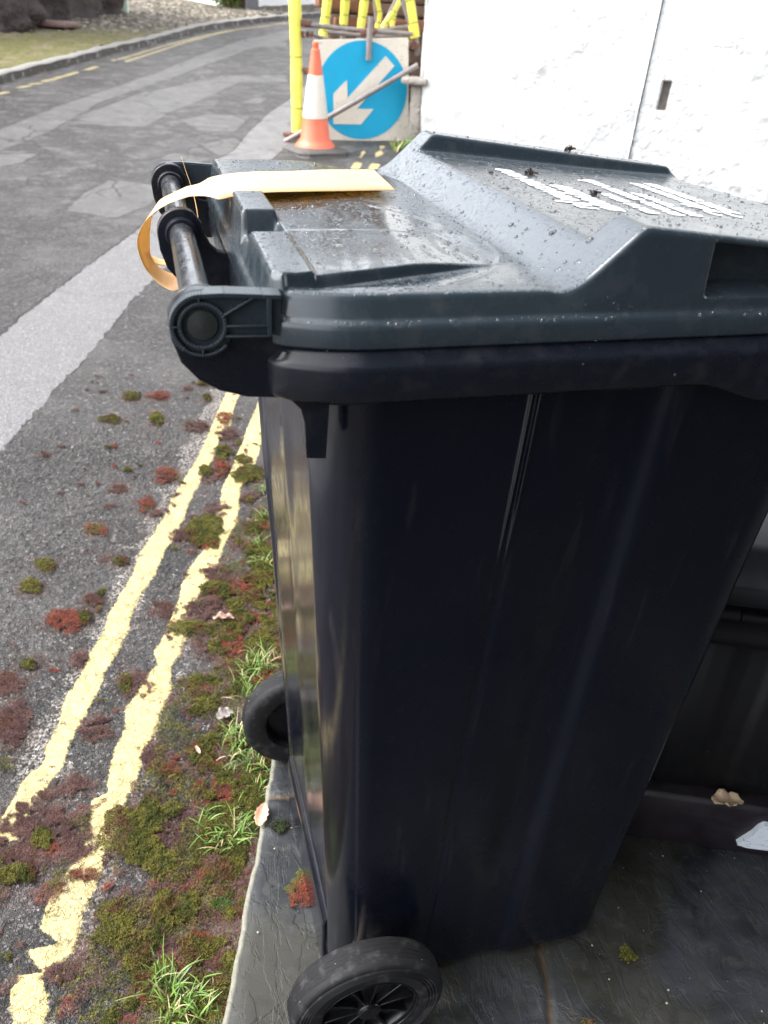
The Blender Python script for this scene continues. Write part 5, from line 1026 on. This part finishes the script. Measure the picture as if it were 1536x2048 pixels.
def carpet(n,s0,s1,thr,kinds,seed,sc_=1.):
    g=np.random.default_rng(seed); s=g.uniform(s0,s1,n); t=g.uniform(-.62,EDGE_T-.002,n); x=s*RD[0]+t*RN[0]; y=s*RD[1]+t*RN[1]
    f=.62*fbm(x*22,y*22,31,5)+.38*fbm(x*75,y*75,33,4); th=thr(s,t); k=f>th; x,y,s,t,f,th=[q[k] for q in(x,y,s,t,f,th)]; m_=len(x)
    kn=fbm(x*26+9,y*26,35,4)+.06*g.standard_normal(m_); gcol=kn<kinds; h=np.clip((f-th)*9,0,1)*np.where(gcol,.011,.006)*(.5+fbm(x*160,y*160,6))
    L=np.where(gcol,.0023,.0038)*(.6+.8*g.random(m_)); a=g.random(m_)*6.283; el=np.where(gcol,g.uniform(.2,1.3,m_),g.uniform(0,.8,m_))
    d=np.stack([np.cos(a)*np.cos(el),np.sin(a)*np.cos(el),np.sin(el)],1)*L[:,None]; sd=np.stack([-np.sin(a),np.cos(a),0*a],1)*np.where(gcol,.0007,.00042)[:,None]
    P=np.stack([x,y,gz(x,y)+.001+h],1); VV=np.stack([P-sd,P+sd,P+d+sd*.3,P+d-sd*.3],1).reshape(-1,3)
    w1=np.clip((fbm(x*60,y*60,8)-.38)*5,0,1)[:,None]; G1=np.array(PAL['g'][0])*(1-w1)+np.array(PAL['g'][1])*w1; R1=np.array(PAL['p'][0])*(1-w1)+np.array(PAL['r'][0])*w1
    w2=np.clip((fbm(x*18,y*18,44)-.5)*6,0,1)[:,None]; R1=R1*w2+np.array(PAL['p'][1])*(1-w2); c=np.where(gcol[:,None],G1,R1)*(.65+.7*g.random((m_,1)))
    return VV,np.repeat(c,4,0)
Lb=np.array(LB2)
thA=lambda s,t: .482-.075*sstep(-.22,-.02,t)-.03*sstep(.5,-.2,s)+.12*sstep(1.1,1.7,s)+.35*(np.minimum(t-np.interp(s,Lb[:,0],Lb[:,1]),np.interp(s,Lb[:,0],Lb[:,2])-t)>.004)*(fbm(s*9,t*9,2)>.42)+.30*sstep(-.19,-.26,t)
thB=lambda s,t: .515+.30*sstep(-.30,-.20,t)+.25*sstep(.15,.45,s)
V3,C3=carpet(520000,-.45,1.7,thA,.50,77); V4,C4=carpet(260000,-.45,.5,thB,.40,78)
V=np.concatenate([V,V3,V4]); C=np.concatenate([C,C3,C4]); F=np.arange(len(V)).reshape(-1,4); print('moss quads',len(F),len(V3)//4,len(V4)//4)
mesh('moss',V,F,M_MOSS,None,smooth=False,cols=C,kind='stuff',label='olive, red and brown moss along the roadside',category='moss')
for (cxy,rr4,k,lb) in (((.092,.098),(.016,.014),'k','dark green moss cushion alone on the grey slate slab left of the bin'),((.109,-.020),(.018,.028),'r','red and green moss tuft on the slate against the bin foot'),((.565,-.235),(.012,.013),'g','small brown moss spot on the dark slate right of the near wheel'),((.46,-.318),(.010,.012),'r','red moss dot on the slate at the bottom of the view')):
    V,F,C=moss_mesh([(cxy[0],cxy[1],rr4[0],0,0,rr4[1],k)],lambda x,y:0*x+.001,int(cxy[0]*1e4),1.3)
    if k=='r': t=np.clip(((V[:,0]-cxy[0])*-1+(V[:,1]-cxy[1]))/.03+.1,0,1)[:,None]; C=C*(1-t)+np.array([.09,.10,.025])*t
    mesh('moss_cushion',V,F,M_MOSS,None,smooth=False,cols=C,label=lb,category='moss')
def blades(roots,n_each,Lr,seed,wd=.0012,spread=.022):
    g=np.random.default_rng(seed); V=[];F=[];C=[]
    for (x,y,z,sc_) in roots:
        for _ in range(n_each):
            bx,by=x+g.normal(0,spread*.45),y+g.normal(0,spread*.45); L=g.uniform(*Lr)*sc_; th=g.random()*6.283; bend=g.uniform(.5,1.9); w_=wd*g.uniform(.6,1.3); p=np.array([bx,by,z]); el=g.uniform(.9,1.5); o=len(V); sN=np.array([-math.sin(th),math.cos(th),0]); nseg=7; tw=g.normal(0,.5)
            green=g.random(); base=np.array([.075,.15,.025])*(1-green)+np.array([.15,.25,.045])*green
            if g.random()<.2: base=np.array([.42,.34,.18])*g.uniform(.6,1.1)
            for k in range(nseg+1):
                f=k/nseg; ww=w_*(1-f**2.2)+.00008; V.append(p-sN*ww); V.append(p+sN*ww); C.append(base*(.75+.4*f));C.append(base*(.75+.4*f)); e2=el-bend*f; th2=th+tw*f
                p=p+np.array([math.cos(th2)*math.cos(e2),math.sin(th2)*math.cos(e2),math.sin(e2)])*L/nseg
                p[2]=max(p[2],z+.0008)
            for k in range(nseg): F.append((o+2*k,o+2*k+1,o+2*k+3,o+2*k+2))
    return V,F,C
roots=[(x,y,float(gz(x,y)),1.0 if i not in(17,18,5,6) else 1.3) for i,(x,y) in enumerate(grass)]
V,F,C=blades(roots,20,(.018,.062),8)
r2=[(x+g_.normal(0,.012),y+g_.normal(0,.02),float(gz(x,y)),.55) for (x,y) in grass for _ in range(2)]
r3=[]
for _ in range(46):
    s=g_.uniform(.15,1.15); t=EDGE_T-abs(g_.normal(0,.016))-.004; x=s*RD[0]+t*RN[0];y=s*RD[1]+t*RN[1]; r3.append((x,y,float(gz(x,y)),.8))
V2,F2,C2=blades(r2+r3,8,(.016,.05),9,.0012,.015); o=len(V); V+=V2; F+=[tuple(q+o for q in f) for f in F2]; C+=C2
mesh('grass',V,F,M_GRASS,None,smooth=False,cols=np.array(C),kind='stuff',label='green and straw coloured grass at the slab edge',category='grass')
# bright weeds at the house corner behind the cone
r4=[(1.93+g_.normal(0,.06),5.55+g_.normal(0,.07),Gf(1.9,5.55),1) for _ in range(45)]
V,F,C=blades(r4,9,(.05,.12),12,.006,.04); mesh('weed_clump',V,F,M_GRASS,None,smooth=False,cols=np.array(C)*1.15,label='bright green weeds at the foot of the white house corner beside the sign',category='plant')
# grit: chips of stone on road edge and slates
M_GRIT=plain('pale_grit',(.32,.30,.27),.7,100,.5); g=Geo()
for _ in range(330):
    if g_.random()<.75: s=g_.uniform(-.45,1.2); t=EDGE_T-abs(g_.normal(0,.07)); zf=lambda x,y: float(gz(x,y))+.001
    else: s=g_.uniform(-.55,.25); t=EDGE_T+g_.uniform(.01,1.0); zf=lambda x,y:.0015
    x=s*RD[0]+t*RN[0];y=s*RD[1]+t*RN[1]; r=g_.uniform(.0006,.0022)*(1.3 if g_.random()<.1 else 1); z=zf(x,y)
    V=[(x+r*a*g_.uniform(.7,1.4),y+r*b*g_.uniform(.7,1.4),z+r*c*.7) for a,b,c in ((1,0,0),(0,1,0),(-1,0,0),(0,-1,0),(.1,.1,1),(0,0,-1))]; g.add(V,[(0,1,4),(1,2,4),(2,3,4),(3,0,4),(1,0,5),(2,1,5),(3,2,5),(0,3,5)])
g.obj('grit',M_GRIT,None,kind='stuff',label='pale grit scattered on road edge and slate',category='grit')
